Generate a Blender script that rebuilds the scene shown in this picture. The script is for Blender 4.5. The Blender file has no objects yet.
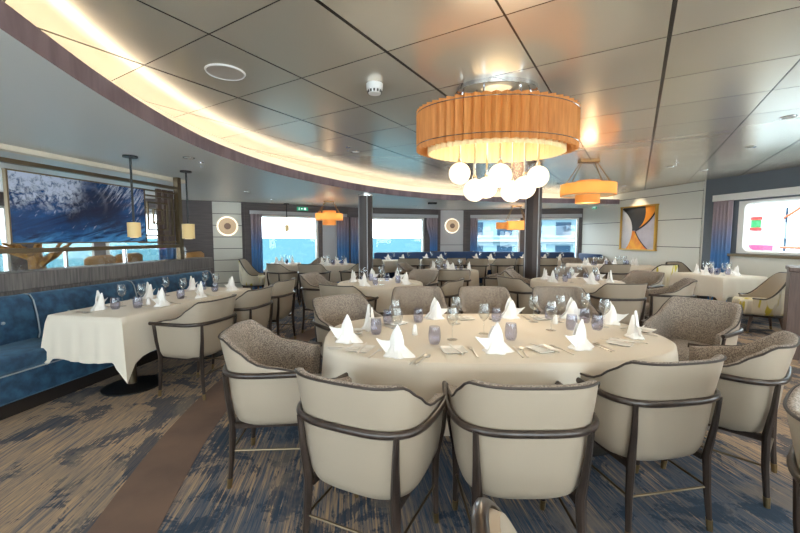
import bpy, math, random
from mathutils import Vector, Matrix
random.seed(7)
PI = math.pi
sc = bpy.context.scene
C = sc.collection

# ------------------------------------------------------------ camera, world, light, exposure
cam_d = bpy.data.cameras.new('camera'); cam = bpy.data.objects.new('camera', cam_d); C.objects.link(cam)
cam_d.sensor_width = 36; cam_d.lens = 380/800*36; cam_d.clip_start = 0.02; cam_d.clip_end = 4000
cam.location = (0, 0, 1.4); cam.rotation_euler = (PI/2-math.atan(29.5/380), 0, 0)
sc.camera = cam
world = bpy.data.worlds.new('world'); sc.world = world; world.use_nodes = True
bgn = world.node_tree.nodes['Background']; bgn.inputs[0].default_value = (0.92, 0.96, 1.0, 1); bgn.inputs[1].default_value = 6.0
sun_d = bpy.data.lights.new('sun', 'SUN'); sun_d.energy = 3; sun_d.angle = 0.02; sun_d.color = (1, .96, .9)
sun = bpy.data.objects.new('sun', sun_d); C.objects.link(sun); sun.rotation_euler = (math.radians(38), 0, math.radians(25))
sc.view_settings.view_transform = 'Standard'; sc.view_settings.look = 'None'
sc.view_settings.exposure = 0.82; sc.view_settings.gamma = 1.0; sc.view_settings.use_curve_mapping = False

DOWN_W = 15.0      # watts of each ceiling downlight

# ------------------------------------------------------------ materials
rad_ = math.radians
def s2l(c): return tuple((x/12.92 if x <= .04045 else ((x+.055)/1.055)**2.4) for x in c)
def rgb(r, g, b): return s2l((r/255, g/255, b/255))
def mat(name, col, rough=.5, metal=0., spec=.5, emit=None, es=0., noise=None, bump=None, sheen=0., coat=0.):
    m = bpy.data.materials.new(name); m.use_nodes = True
    n = m.node_tree.nodes; l = m.node_tree.links; b = n['Principled BSDF']
    b.inputs['Base Color'].default_value = (*col, 1); b.inputs['Roughness'].default_value = rough
    b.inputs['Metallic'].default_value = metal; b.inputs['Specular IOR Level'].default_value = spec
    b.inputs['Sheen Weight'].default_value = sheen; b.inputs['Coat Weight'].default_value = coat
    if emit: b.inputs['Emission Color'].default_value = (*emit, 1); b.inputs['Emission Strength'].default_value = es
    if noise or bump: tc = n.new('ShaderNodeTexCoord')
    if noise:   # (col2, scale xyz, contrast lo, hi)
        c2, scl, lo, hi = noise
        mp = n.new('ShaderNodeMapping'); mp.inputs['Scale'].default_value = scl; l.new(tc.outputs['Object'], mp.inputs[0])
        nz = n.new('ShaderNodeTexNoise'); nz.inputs['Scale'].default_value = 1; nz.inputs['Detail'].default_value = 4; l.new(mp.outputs[0], nz.inputs['Vector'])
        mr = n.new('ShaderNodeMapRange'); mr.inputs[1].default_value = lo; mr.inputs[2].default_value = hi; l.new(nz.outputs['Fac'], mr.inputs[0])
        mx = n.new('ShaderNodeMix'); mx.data_type = 'RGBA'; l.new(mr.outputs[0], mx.inputs[0])
        mx.inputs[6].default_value = (*col, 1); mx.inputs[7].default_value = (*c2, 1); l.new(mx.outputs[2], b.inputs['Base Color'])
    if bump:    # (scale xyz, strength, distance)
        scl, st, di = bump
        mp = n.new('ShaderNodeMapping'); mp.inputs['Scale'].default_value = scl; l.new(tc.outputs['Object'], mp.inputs[0])
        nz = n.new('ShaderNodeTexNoise'); nz.inputs['Scale'].default_value = 1; nz.inputs['Detail'].default_value = 3; l.new(mp.outputs[0], nz.inputs['Vector'])
        bp = n.new('ShaderNodeBump'); bp.inputs['Strength'].default_value = st; bp.inputs['Distance'].default_value = di
        l.new(nz.outputs['Fac'], bp.inputs['Height']); l.new(bp.outputs[0], b.inputs['Normal'])
    return m
class NT:   # tiny node helper
    def __init__(s, m): s.n = m.node_tree.nodes; s.l = m.node_tree.links; s.b = s.n['Principled BSDF']; s.tc = s.n.new('ShaderNodeTexCoord')
    def math(s, op, a, b=None, c=None):
        q = s.n.new('ShaderNodeMath'); q.operation = op
        for i, v in enumerate((a, b, c)):
            if v is None: continue
            if isinstance(v, (int, float)): q.inputs[i].default_value = v
            else: s.l.new(v, q.inputs[i])
        return q.outputs[0]
    def map(s, scl, rot=(0,0,0), src=None, loc=(0,0,0)):
        q = s.n.new('ShaderNodeMapping'); q.inputs['Scale'].default_value = scl; q.inputs['Rotation'].default_value = rot; q.inputs['Location'].default_value = loc
        s.l.new(src or s.tc.outputs['Object'], q.inputs[0]); return q.outputs[0]
    def noise(s, vec, sc_=1, det=3, rough=.5, dist=0.):
        q = s.n.new('ShaderNodeTexNoise'); q.inputs['Scale'].default_value = sc_; q.inputs['Detail'].default_value = det
        q.inputs['Roughness'].default_value = rough; q.inputs['Distortion'].default_value = dist; s.l.new(vec, q.inputs['Vector']); return q.outputs['Fac']
    def mr(s, v, lo, hi, a=0., b=1.):
        q = s.n.new('ShaderNodeMapRange'); s.l.new(v, q.inputs[0])
        for i, x in enumerate((lo, hi, a, b)): q.inputs[i+1].default_value = x
        return q.outputs[0]
    def mix(s, f, a, b):
        q = s.n.new('ShaderNodeMix'); q.data_type = 'RGBA'
        if isinstance(f, (int, float)): q.inputs[0].default_value = f
        else: s.l.new(f, q.inputs[0])
        for i, v in ((6, a), (7, b)):
            if isinstance(v, tuple): q.inputs[i].default_value = (*v, 1)
            else: s.l.new(v, q.inputs[i])
        return q.outputs[2]
    def xyz(s, vec=None):
        q = s.n.new('ShaderNodeSeparateXYZ'); s.l.new(vec or s.tc.outputs['Object'], q.inputs[0]); return q.outputs
    def bump(s, h, st, di):
        q = s.n.new('ShaderNodeBump'); q.inputs['Strength'].default_value = st; q.inputs['Distance'].default_value = di
        s.l.new(h, q.inputs['Height']); s.l.new(q.outputs[0], s.b.inputs['Normal'])
    def col(s, c): s.l.new(c, s.b.inputs['Base Color'])

def glassy(name, tint, refl=.12, rough=.02):
    m = bpy.data.materials.new(name); m.use_nodes = True; n = m.node_tree.nodes; l = m.node_tree.links
    for x in list(n):
        if x.type == 'BSDF_PRINCIPLED': n.remove(x)
    out = [x for x in n if x.type == 'OUTPUT_MATERIAL'][0]
    t = n.new('ShaderNodeBsdfTransparent'); t.inputs[0].default_value = (*tint, 1)
    g = n.new('ShaderNodeBsdfGlossy'); g.inputs['Roughness'].default_value = rough
    lw = n.new('ShaderNodeLayerWeight'); lw.inputs[0].default_value = .45
    mr = n.new('ShaderNodeMapRange'); mr.inputs[1].default_value = 0; mr.inputs[2].default_value = 1; mr.inputs[3].default_value = refl*.35; mr.inputs[4].default_value = min(1, refl*5)
    mx = n.new('ShaderNodeMixShader'); l.new(lw.outputs['Facing'], mr.inputs[0]); l.new(mr.outputs[0], mx.inputs[0])
    l.new(t.outputs[0], mx.inputs[1]); l.new(g.outputs[0], mx.inputs[2]); l.new(mx.outputs[0], out.inputs[0])
    return m

M = {}
M['leather'] = mat('cream leather', rgb(161, 148, 131), .42, bump=((260,)*3, .08, .002))
M['tweed'] = mat('woven tweed', rgb(168, 156, 144), .9, noise=(rgb(104, 94, 86), (170, 170, 170), .42, .58), bump=((220,)*3, .5, .004), sheen=.2)
M['dark_wood'] = mat('dark stained wood', rgb(58, 47, 41), .32, noise=(rgb(40, 32, 28), (30, 30, 4), .4, .6), coat=.2)
M['piping'] = mat('dark piping', rgb(52, 44, 40), .5)
M['brass'] = mat('aged brass', rgb(150, 128, 92), .35, .9)
M['bronze'] = mat('bronze metal', rgb(112, 98, 78), .35, .8)
M['steel'] = mat('polished cutlery steel', rgb(225, 220, 212), .32, .85)
M['chrome'] = mat('chrome', rgb(210, 212, 215), .12, 1.)
M['linen'] = mat('white linen', rgb(216, 206, 190), .85, bump=((400,)*3, .1, .001), sheen=.1)
M['napkin'] = mat('white napkin', rgb(242, 241, 238), .8)
M['china'] = mat('white china', rgb(238, 236, 230), .2, coat=.4)
M['glass'] = glassy('clear glass', (.97, .98, .98), .08)
M['blue_glass'] = glassy('smoky blue glass', (.86, .87, .94), .08)
M['pane'] = glassy('window pane', (.93, .98, .99), .05)
M['screen_pane'] = glassy('screen glass', (.92, .93, .92), .08)
M['low_ceiling'] = mat('painted ceiling', rgb(226, 228, 224), .38, spec=.4)
M['veneer'] = mat('mauve veneer', rgb(142, 122, 128), .45, noise=(rgb(122, 104, 112), (8, 8, 2), .4, .6))
M['cove'] = mat('cream cove paint', rgb(240, 230, 210), .7)
M['led'] = mat('led strip', (1, .92, .78), .5, emit=(1, .93, .80), es=3.0)
M['taupe'] = mat('taupe wall panel', rgb(96, 88, 88), .6, noise=(rgb(84, 77, 78), (3, 3, 40), .35, .65))
M['slate'] = mat('slate blue grey wall cloth', rgb(104, 112, 120), .75, noise=(rgb(92, 100, 109), (160, 160, 160), .35, .65))
M['ivory'] = mat('ivory wall panel', rgb(206, 205, 196), .45)
M['groove'] = mat('dark groove', rgb(60, 60, 60), .6)
M['white_paint'] = mat('white paint', rgb(226, 226, 222), .5)
M['greyw'] = mat('pale grey panel', rgb(176, 178, 182), .5)
M['ledge'] = mat('grey wood grain', rgb(118, 112, 108), .5, noise=(rgb(86, 82, 82), (60, 60, 3), .35, .65))
M['counter'] = mat('brown grained wood', rgb(98, 78, 70), .5, noise=(rgb(80, 62, 56), (50, 50, 3), .35, .65))
M['black'] = mat('black metal', rgb(38, 40, 42), .4, .5)
M['plastic'] = mat('white plastic', rgb(222, 224, 224), .4)
M['plinth'] = mat('dark plinth', rgb(40, 34, 32), .5)
M['velvet'] = mat('blue velvet', rgb(24, 52, 80), .75, noise=(rgb(46, 88, 118), (12, 12, 12), .38, .66), sheen=.35, bump=((30,)*3, .15, .01))
M['velvet'].node_tree.nodes['Principled BSDF'].inputs['Sheen Tint'].default_value = (.4, .7, 1, 1)
M['velvet_pipe'] = mat('pale piping', rgb(150, 160, 165), .6)
M['navy'] = mat('navy upholstery', rgb(30, 62, 106), .8, sheen=.3)
M['globe'] = mat('glowing globe', (1, .95, .85), .3, emit=(1, .82, .54), es=.42)
M['bulb'] = mat('bulb', (1, .9, .7), .3, emit=(1, .80, .5), es=14)
M['shade_in'] = mat('inner glass strips', rgb(225, 200, 150), .3, emit=(1, .74, .38), es=.12)
M['amber'] = mat('amber drum shade', rgb(226, 170, 92), .5, emit=(1, .47, .10), es=.38)
def translucent(m, col, fac):
    n = m.node_tree.nodes; l = m.node_tree.links; o = [x for x in n if x.type == 'OUTPUT_MATERIAL'][0]
    tr = n.new('ShaderNodeBsdfTranslucent'); tr.inputs[0].default_value = (*col, 1); mx = n.new('ShaderNodeMixShader'); mx.inputs[0].default_value = fac
    l.new(n['Principled BSDF'].outputs[0], mx.inputs[1]); l.new(tr.outputs[0], mx.inputs[2]); l.new(mx.outputs[0], o.inputs[0])
M['amber'] = mat('amber drum shade', rgb(224, 150, 62), .5, emit=(1, .62, .24), es=.12); translucent(M['amber'], (1, .78, .46), .5)
M['column'] = mat('dark brown lacquer', rgb(58, 47, 44), .45)
M['gold_cyl'] = mat('gold cylinder shade', rgb(190, 166, 112), .5, emit=(1, .75, .38), es=.12)
M['sign_green'] = mat('green sign', rgb(20, 140, 100), .5, emit=rgb(30, 160, 120), es=.4)
M['sign_white'] = mat('white sign marks', rgb(235, 245, 240), .5, emit=(.9, 1, .95), es=.5)
M['tan'] = mat('tan upholstery', rgb(172, 130, 76), .7)
M['driftwood'] = mat('golden driftwood', rgb(190, 140, 70), .6, noise=(rgb(140, 96, 44), (20, 20, 6), .4, .6))
M['brownslat'] = mat('brown slat', rgb(92, 74, 68), .6)
M['frame_gold'] = mat('gold picture frame', rgb(190, 150, 72), .35, .7)

# carpet
m = mat('carpet', (.2, .2, .2), .95); M['carpet'] = m; t = NT(m)
v = t.map((1, 1, 1), (0, 0, math.radians(-7)))
st = t.noise(t.map((46, 1.2, 1), src=v), 1, 6, .72)
st2 = t.noise(t.map((95, 5, 1), src=v, loc=(3, 7, 0)), 1, 3, .6)
big = t.noise(t.map((1.3, .7, 1), src=v, loc=(4.2, 1.3, 0)), 1, 3, .6, .4)
blot = t.noise(t.map((3.0, 2.4, 1), src=v, loc=(1.1, 5.7, 0)), 1, 8, .72, .6)
X = t.xyz(); x, y = X[0], X[1]
# woven zones of the carpet: sand near the banquette and by the right tables, blue under the middle
left = t.mr(x, -2.1, -1.1, .9, 0); right = t.mr(t.math('ADD', x, t.math('MULTIPLY', y, .55)), 3.1, 3.9, 0, 1)
near = t.mr(y, 4.6, 6.2, 1, 0)
zone = t.math('MULTIPLY', t.math('MAXIMUM', left, right), near)
bl = t.math('ADD', t.mr(big, .35, .65, -.25, .25), t.math('SUBTRACT', .62, t.math('MULTIPLY', zone, .62)))
bl = t.math('ADD', bl, t.mr(st, .3, .7, -.62, .62))
bl = t.mr(bl, .3, .7)
sand = t.mix(t.mr(st2, .35, .65), rgb(192, 160, 124), rgb(124, 116, 112))
blue = t.mix(t.mr(st2, .35, .65), rgb(42, 72, 98), rgb(104, 102, 106))
base = t.mix(bl, sand, blue)
mask = t.mr(t.math('ADD', t.math('ADD', blot, t.mr(big, .3, .7, .05, -.06)), t.mr(st2, .3, .7, -.05, .05)), .505, .535)
c = t.mix(t.math('MULTIPLY', mask, t.mr(bl, 0, 1, .75, .9)), base, rgb(34, 56, 78))
pale = t.mr(t.noise(t.map((2.4, 1.5, 1), src=v, loc=(9, 2, 0)), 1, 5, .6, .5), .56, .62)
c = t.mix(t.math('MULTIPLY', pale, .5), c, rgb(140, 126, 112))
t.col(c); t.bump(t.noise(t.map((300, 300, 300)), 1, 2), .4, .004)
M['band'] = mat('plain brown carpet', rgb(122, 98, 84), .95, noise=(rgb(106, 86, 76), (3, 3, 3), .35, .7), bump=((300,)*3, .4, .004))

# metal ceiling: brushed panels, grid along the measured directions
m = mat('brushed metal ceiling', rgb(190, 184, 172), .24, .6); M['metal_ceiling'] = m; t = NT(m)
X = t.xyz(); x, y = X[0], X[1]
n1 = t.math('SUBTRACT', t.math('MULTIPLY', x, .849), t.math('MULTIPLY', y, .528))
n2 = t.math('ADD', t.math('MULTIPLY', x, .528), t.math('MULTIPLY', y, .849))
def gridline(v, off, sp, hw):
    f = t.math('FRACT', t.math('DIVIDE', t.math('SUBTRACT', v, off - sp*40), sp))
    d = t.math('MULTIPLY', t.math('MINIMUM', f, t.math('SUBTRACT', 1., f)), sp)
    return t.math('LESS_THAN', d, hw)
l1 = gridline(n1, .11, .735, .006); l1b = gridline(n1, .11, 1.47, .011); l2 = gridline(n2, 2.03, .70, .004)
dark = t.math('MAXIMUM', t.math('MAXIMUM', l1, l1b), l2)
cellx = t.math('FLOOR', t.math('DIVIDE', t.math('SUBTRACT', n1, .11-.735*40), .735))
celly = t.math('FLOOR', t.math('DIVIDE', t.math('SUBTRACT', n2, 2.03-.70*40), .70))
wn = t.n.new('ShaderNodeTexWhiteNoise'); wn.noise_dimensions = '2D'; cb = t.n.new('ShaderNodeCombineXYZ')
t.l.new(cellx, cb.inputs[0]); t.l.new(celly, cb.inputs[1]); t.l.new(cb.outputs[0], wn.inputs['Vector'])
brush = t.noise(t.map((3, 60, 1), (0, 0, -math.atan2(.528, .849))), 1, 3)
colr = t.mix(wn.outputs['Value'], rgb(240, 233, 219), rgb(230, 223, 209))
colr = t.mix(dark, colr, rgb(45, 42, 40)); t.col(colr)
t.l.new(t.math('MULTIPLY', t.math('SUBTRACT', 1., dark), .62), t.b.inputs['Metallic'])

# ombre curtain: taupe at the top dyed into blue
m = mat('ombre curtain', (.3, .3, .3), .85, sheen=.2); M['curtain'] = m; t = NT(m)
z = t.xyz()[2]; f = t.mr(z, 1.05, 1.75); k = t.mix(f, rgb(72, 124, 182), rgb(150, 134, 140)); t.col(k)
# slatted pleats of the chandelier
m = mat('orange pleats', rgb(205, 140, 70), .55, emit=(1, .42, .10), es=.03); M['pleat'] = m; translucent(m, (.95, .5, .16), .25); t = NT(m)
ns = t.noise(t.map((60, 60, 6)), 1, 3); k = t.mix(t.mr(ns, .3, .7), rgb(214, 150, 80), rgb(182, 118, 58)); t.col(k)
# patterned tub chair cloth: cream with yellow and grey brush strokes
m = mat('brushstroke cloth', rgb(222, 214, 190), .8); M['brush'] = m; t = NT(m)
n_ = t.noise(t.map((9, 9, 2.2)), 1, 2, .5, .3); n3 = t.noise(t.map((8, 8, 1.6), loc=(5, 5, 5)), 1, 2, .5, .3)
k = t.mix(t.mr(n_, .55, .6), rgb(224, 216, 194), rgb(200, 182, 66)); k = t.mix(t.math('MULTIPLY', t.mr(n3, .56, .62), .6), k, rgb(176, 166, 150)); t.col(k)
# wave picture
m = mat('ocean wave print', (.02, .08, .25), .25); M['wave'] = m; t = NT(m)
X = t.xyz(); px, pz = X[0], X[2]     # object space: x along the picture 0..1.7, z 0..0.7
U = t.math('DIVIDE', px, 1.47); V = t.math('DIVIDE', pz, .66)
d1 = t.noise(t.map((2.6, 2.6, 2.6)), 1, 5, .6, .8)
wv = t.math('MULTIPLY', t.math('SUBTRACT', d1, .5), .5)
U2 = t.math('ADD', U, wv); V2 = t.math('ADD', V, wv)
fine = t.noise(t.map((16, 16, 16)), 1, 8, .75, .6)
diag = t.noise(t.map((4, 4, 30), src=t.map((1, 1, 1), (0, rad_(52), 0))), 1, 6, .7, .5)
flow = t.noise(t.map((2.4, 2.4, 14), src=t.map((1, 1, 1), (0, rad_(16), 0))), 1, 6, .65, .6)
k = t.mix(t.mr(flow, .35, .68), rgb(12, 36, 78), rgb(26, 84, 146))
deep = t.math('MULTIPLY', t.mr(t.math('ABSOLUTE', t.math('SUBTRACT', U2, .55)), .12, .30, 1, 0), t.mr(t.math('ABSOLUTE', t.math('SUBTRACT', V2, .6)), .15, .4, 1, 0))
k = t.mix(t.math('MULTIPLY', deep, .8), k, rgb(14, 24, 52))
low = t.math('MULTIPLY', t.mr(t.math('SUBTRACT', V2, t.math('MULTIPLY', U, .35)), .1, -.12), t.mr(flow, .4, .56))
k = t.mix(low, k, rgb(72, 150, 214))
A = t.math('MULTIPLY', t.math('MULTIPLY', t.mr(U2, .50, .34), t.mr(V2, .42, .62)), t.mr(t.math('ADD', fine, t.mr(V2, .4, 1, -.06, .10)), .44, .60))
B = t.math('MULTIPLY', t.math('MULTIPLY', t.mr(U2, .52, .66), t.mr(V2, .55, .85)), t.mr(diag, .48, .60))
rr_ = t.math('POWER', t.math('ADD', t.math('POWER', t.math('MULTIPLY', t.math('SUBTRACT', U, .50), 2.2), 2.), t.math('POWER', t.math('SUBTRACT', V, .62), 2.)), .5)
ringm = t.math('MULTIPLY', t.mr(t.math('ABSOLUTE', t.math('SUBTRACT', t.math('ADD', rr_, t.math('MULTIPLY', wv, .4)), .30)), .0, .05, 1, 0), t.mr(V, .45, .7))
fleck = t.math('MULTIPLY', t.mr(diag, .60, .66), t.mr(flow, .52, .6))
foam = t.math('MAXIMUM', t.math('MAXIMUM', A, B), t.math('MAXIMUM', t.math('MULTIPLY', ringm, .12), fleck))
k = t.mix(t.math('MINIMUM', foam, .92), k, rgb(202, 212, 234)); t.col(k)
t.b.inputs['Emission Strength'].default_value = 0
# abstract painting colours
for nm, c in (('p_black', (42, 42, 46)), ('p_orange', (226, 140, 36)), ('p_lilac', (182, 178, 192)), ('p_pale', (206, 206, 212)), ('p_line', (30, 28, 30))):
    M[nm] = mat('paint '+nm[2:], rgb(*c), .55, noise=(tuple(v*.86 for v in rgb(*c)), (5, 5, 5), .4, .7))
m = mat('flame paint', rgb(226, 140, 36), .55); M['p_flame'] = m; t = NT(m)
n_ = t.noise(t.map((6, 6, 4)), 1, 4); k = t.mix(t.mr(n_, .4, .65), rgb(236, 168, 34), rgb(214, 104, 38)); t.col(k)
# sconce face
M['sconce'] = mat('carved plaster disc', rgb(190, 168, 140), .6, emit=(1, .8, .55), es=.10)
M['halo'] = mat('halo light', (1, .95, .85), .5, emit=(1, .88, .68), es=.55)
# outside
M['sea'] = mat('sea water', rgb(46, 74, 83), 1., spec=0., noise=(rgb(54, 82, 90), (.3, .8, 1), .35, .65))
M['hull'] = mat('pale blue ship side', rgb(92, 116, 126), .8, spec=.1)
M['deck'] = mat('white deck', rgb(118, 128, 134), .8, spec=.1)
M['quay'] = mat('white building', rgb(235, 238, 238), .6)
M['pinkbox'] = mat('pink container', rgb(190, 60, 95), .6)
M['redm'] = mat('red panel', rgb(170, 40, 36), .6); M['greenm'] = mat('green panel', rgb(36, 120, 66), .6); M['orangem'] = mat('orange crane boom', rgb(170, 84, 48), .6)
M['hullwin'] = mat('ship cabin window', rgb(26, 50, 68), .6, spec=.1)

# ------------------------------------------------------------ mesh helpers
class MB:
    def __init__(s): s.v = []; s.f = []; s.X = Matrix.Identity(4)
    def add(s, vs, fs):
        o = len(s.v); s.v += [tuple(s.X @ Vector(p)) for p in vs]; s.f += [tuple(i+o for i in f) for f in fs]; return s
    def box(s, c, d, rz=0, bev=0):
        x, y, z = d[0]/2, d[1]/2, d[2]/2; R = Matrix.Rotation(rz, 3, 'Z')
        if bev:
            b = bev; rings = []
            for zz, k in ((-z, b), (-z+b, 0), (z-b, 0), (z, b)):
                a, e = x-k, y-k; q = b if k == 0 else b*.5
                pts = [(a, -e+q), (a, e-q), (a-q, e), (-a+q, e), (-a, e-q), (-a, -e+q), (-a+q, -e), (a-q, -e)]
                rings.append([tuple(R @ Vector((p[0], p[1], zz))+Vector(c)) for p in pts])
            return s.loft(rings)
        vs = [tuple(R @ Vector((sx*x, sy*y, sz*z))+Vector(c)) for sx in (-1, 1) for sy in (-1, 1) for sz in (-1, 1)]
        return s.add(vs, [(0,1,3,2),(4,6,7,5),(0,4,5,1),(2,3,7,6),(0,2,6,4),(1,5,7,3)])
    def loft(s, rings, closed=True, caps=True):
        n = len(rings[0]); vs = [p for r in rings for p in r]; fs = []
        for i in range(len(rings)-1):
            for j in range(n if closed else n-1):
                a = i*n+j; b = i*n+(j+1) % n; fs.append((a, b, b+n, a+n))
        if caps: fs.append(tuple(reversed(range(n)))); fs.append(tuple(range((len(rings)-1)*n, len(rings)*n)))
        return s.add(vs, fs)
    def lathe(s, prof, n=24, c=(0,0,0), caps=True):
        return s.loft([[(c[0]+r*math.cos(2*PI*k/n), c[1]+r*math.sin(2*PI*k/n), c[2]+z) for k in range(n)] for r, z in prof], caps=caps)
    def tube(s, pts, r, n=8, closed=False, sq=None):
        P = [Vector(p) for p in pts]; rings = []
        m_ = len(P)
        for i, p in enumerate(P):
            a = P[(i-1) % m_] if (closed or i) else p; b = P[(i+1) % m_] if (closed or i < m_-1) else p
            d = (b-a); d = d.normalized() if d.length else Vector((0,0,1))
            up = Vector((0,0,1)) if abs(d.z) < .9 else Vector((0,1,0))
            u = d.cross(up).normalized(); w = u.cross(d).normalized()
            ru, rw = (sq if sq else (r if not isinstance(r, (list, tuple)) else r[i],)*2)
            rings.append([tuple(p+u*ru*math.cos(2*PI*k/n)+w*rw*math.sin(2*PI*k/n)) for k in range(n)])
        if closed: rings.append(rings[0]); return s.loft(rings, caps=False)
        return s.loft(rings)
    def prism(s, poly, z0, z1):
        return s.loft([[(x, y, z0) for x, y in poly], [(x, y, z1) for x, y in poly]])
    def sphere(s, c, r, n=20, sz=1.):
        return s.lathe([(max(1e-4, r*math.sin(PI*i/12)), -r*sz*math.cos(PI*i/12)) for i in range(13)], n, c)
    def build(s, name, mtl, parent=None, ang=35, kind=None, mats=None):
        me = bpy.data.meshes.new(name); me.from_pydata(s.v, [], s.f); me.update()
        me.polygons.foreach_set('use_smooth', [True]*len(me.polygons)); me.set_sharp_from_angle(angle=math.radians(ang))
        if mats:
            for q in mats: me.materials.append(q)
        else: me.materials.append(M[mtl] if isinstance(mtl, str) else mtl)
        o = bpy.data.objects.new(name, me); C.objects.link(o)
        if parent: o.parent = parent
        if kind: o['kind'] = kind
        return o
def tag(o, label, cat, group=None, kind=None):
    o['label'] = label; o['category'] = cat
    if group: o['group'] = group
    elif 'group' in o: del o['group']
    if kind: o['kind'] = kind
    return o
def empty(name, loc=(0,0,0), rz=0):
    o = bpy.data.objects.new(name, None); C.objects.link(o); o.location = loc; o.rotation_euler = (0, 0, rz); o.empty_display_size = .05; return o
def kids(o): return [c for c in KID.get(o.name, [])]
def copy_tree(o, parent=None):
    c = o.copy(); C.objects.link(c)
    if parent: c.parent = parent
    for ch in list(o.children): copy_tree(ch, c)
    return c
def place(proto, state, loc, rz, label, cat, group):
    """first use moves the prototype itself, later uses copy it"""
    o = proto if not state.get(proto.name) else copy_tree(proto)
    state[proto.name] = True
    o.location = loc; o.rotation_euler = (0, 0, rz); tag(o, label, cat, group); return o
used = {}
def struct(o): o['kind'] = 'structure'; return o
def rad(a): return math.radians(a)

# ------------------------------------------------------------ the room
S = {'a': ((-7.6, 7.75), (-4.9, 8.95)), 'b': ((-4.9, 8.95), (-3.85, 9.45)), 'c': ((-3.85, 9.45), (-1.5, 11.1)), 'd': ((-1.5, 11.1), (1.2, 12.05)),
     'e': ((1.2, 12.05), (2.1, 12.15)), 'f': ((2.1, 12.15), (5.5, 11.5)), 'p': ((5.5, 11.5), (6.2, 7.8)), 'r': ((6.2, 7.8), (7.25, 2.2)),
     'g': ((7.25, 2.2), (7.3, -3.2)), 'k': ((7.3, -3.2), (-8.6, -3.2)), 'l': ((-8.6, -3.2), (-7.6, 7.75))}
def seglen(k): p, q = S[k]; return math.dist(p, q)
def segM(k):   # local: x along, y outward from the room, z up
    p, q = S[k]; a = math.atan2(q[1]-p[1], q[0]-p[0])
    return Matrix.Translation((p[0], p[1], 0)) @ Matrix.Rotation(a, 4, 'Z')
def W(k, s, d, z):  # d = distance into the room
    return segM(k) @ Vector((s, -d, z))
def wang(k): p, q = S[k]; return math.atan2(q[1]-p[1], q[0]-p[0])
def wall(k, z0, z1, holes=(), th=.16, ext=.06):
    mb = MB(); mb.X = segM(k); L = seglen(k); cuts = [-ext]
    for h in sorted(holes):
        if h[0] > cuts[-1]: mb.box(((cuts[-1]+h[0])/2, th/2, (z0+z1)/2), (h[0]-cuts[-1], th, z1-z0))
        mb.box(((h[0]+h[1])/2, th/2, (z0+h[2])/2), (h[1]-h[0], th, h[2]-z0))
        mb.box(((h[0]+h[1])/2, th/2, (h[3]+z1)/2), (h[1]-h[0], th, z1-h[3]))
        cuts.append(h[1])
    mb.box(((cuts[-1]+L+ext)/2, th/2, (z0+z1)/2), (L+ext-cuts[-1], th, z1-z0))
    return mb
WH = {'a': [(.15, 1.1, .55, 1.96), (1.3, 2.75, .55, 1.96)], 'c': [(.30, 1.95, .5, 1.96)], 'd': [(.62, 2.40, .55, 1.98)], 'f': [(.22, 1.66, .55, 1.98), (1.95, 3.36, .55, 1.98)],
      'r': [(.66, 3.6, 1.10, 2.06)], 'l': [(1.5, 3.6, .6, 2.0), (4.4, 6.4, .6, 2.0), (8.4, 10.7, .6, 2.0)],
      'g': [(.4, 2.4, .7, 2.05), (2.9, 4.9, .7, 2.05)], 'k': [(.8, 4.4, .3, 2.2), (4.7, 8.4, .3, 2.2), (8.8, 14.2, .4, 2.2)]}  # windows of g and k are unseen, added for daylight fill
nwin = 0
for k, nm, mt in (('a', 'wall_back_left', 'taupe'), ('b', 'wall_back_left', 'taupe'), ('c', 'wall_back_left', 'taupe'), ('d', 'wall_back', 'taupe'), ('e', 'wall_back', 'taupe'),
                  ('f', 'wall_back_right', 'taupe'), ('p', 'wall_right_far', 'ivory'), ('r', 'wall_right', 'slate'), ('g', 'wall_right', 'slate'), ('k', 'wall_front', 'ivory'), ('l', 'wall_left', 'taupe')):
    struct(wall(k, -.1, 2.75, WH.get(k, ())).build(nm, mt))
    for h in WH.get(k, ()):
        nwin += 1; w = struct(empty('window_%d' % nwin))
        X_ = segM(k); a, b, z0, z1 = h; f = MB(); f.X = X_; fw = .05
        if k == 'r':   # cream inset frame with rounded corners
            n = 8; outer = []; inner = []
            cx, cz = (a+b)/2, (z0+z1)/2
            def rr(hw, hh, r):
                pts = []
                for sx, sz, a0 in ((1, 1, 0), (-1, 1, 90), (-1, -1, 180), (1, -1, 270)):
                    for i in range(n+1):
                        t_ = rad(a0+90*i/n); pts.append((cx+sx*(hw-r)+r*math.cos(t_), cz+sz*(hh-r)+r*math.sin(t_)))
                return pts
            o_ = rr((b-a)/2, (z1-z0)/2, .002); i_ = rr((b-a)/2-.10, (z1-z0)/2-.035, .12); i2 = rr((b-a)/2-.14, (z1-z0)/2-.06, .11)
            f.loft([[(p[0], .0, p[1]) for p in o_], [(p[0], .0, p[1]) for p in i_], [(p[0], .09, p[1]) for p in i2], [(p[0], .12, p[1]) for p in o_]], caps=False)
            f.build('window_frame', 'white_paint', w)
        else:
            for c_, d_ in ((((a+b)/2, .08, z0+fw/2), (b-a, .1, fw)), (((a+b)/2, .08, z1-fw/2), (b-a, .1, fw)), ((a+fw/2, .08, (z0+z1)/2), (fw, .1, z1-z0-2*fw)), ((b-fw/2, .08, (z0+z1)/2), (fw, .1, z1-z0-2*fw))):
                f.box(c_, d_)
            f.build('window_frame', 'white_paint', w)
        g = MB(); g.X = X_; g.box(((a+b)/2, .1, (z0+z1)/2), (b-a-.08, .01, z1-z0-.08)); g.build('window_glass', 'pane', w)

fl = MB(); fl.box((-.5, 4.3, -.05), (17, 17, .1)); struct(fl.build('floor', 'carpet'))
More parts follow.
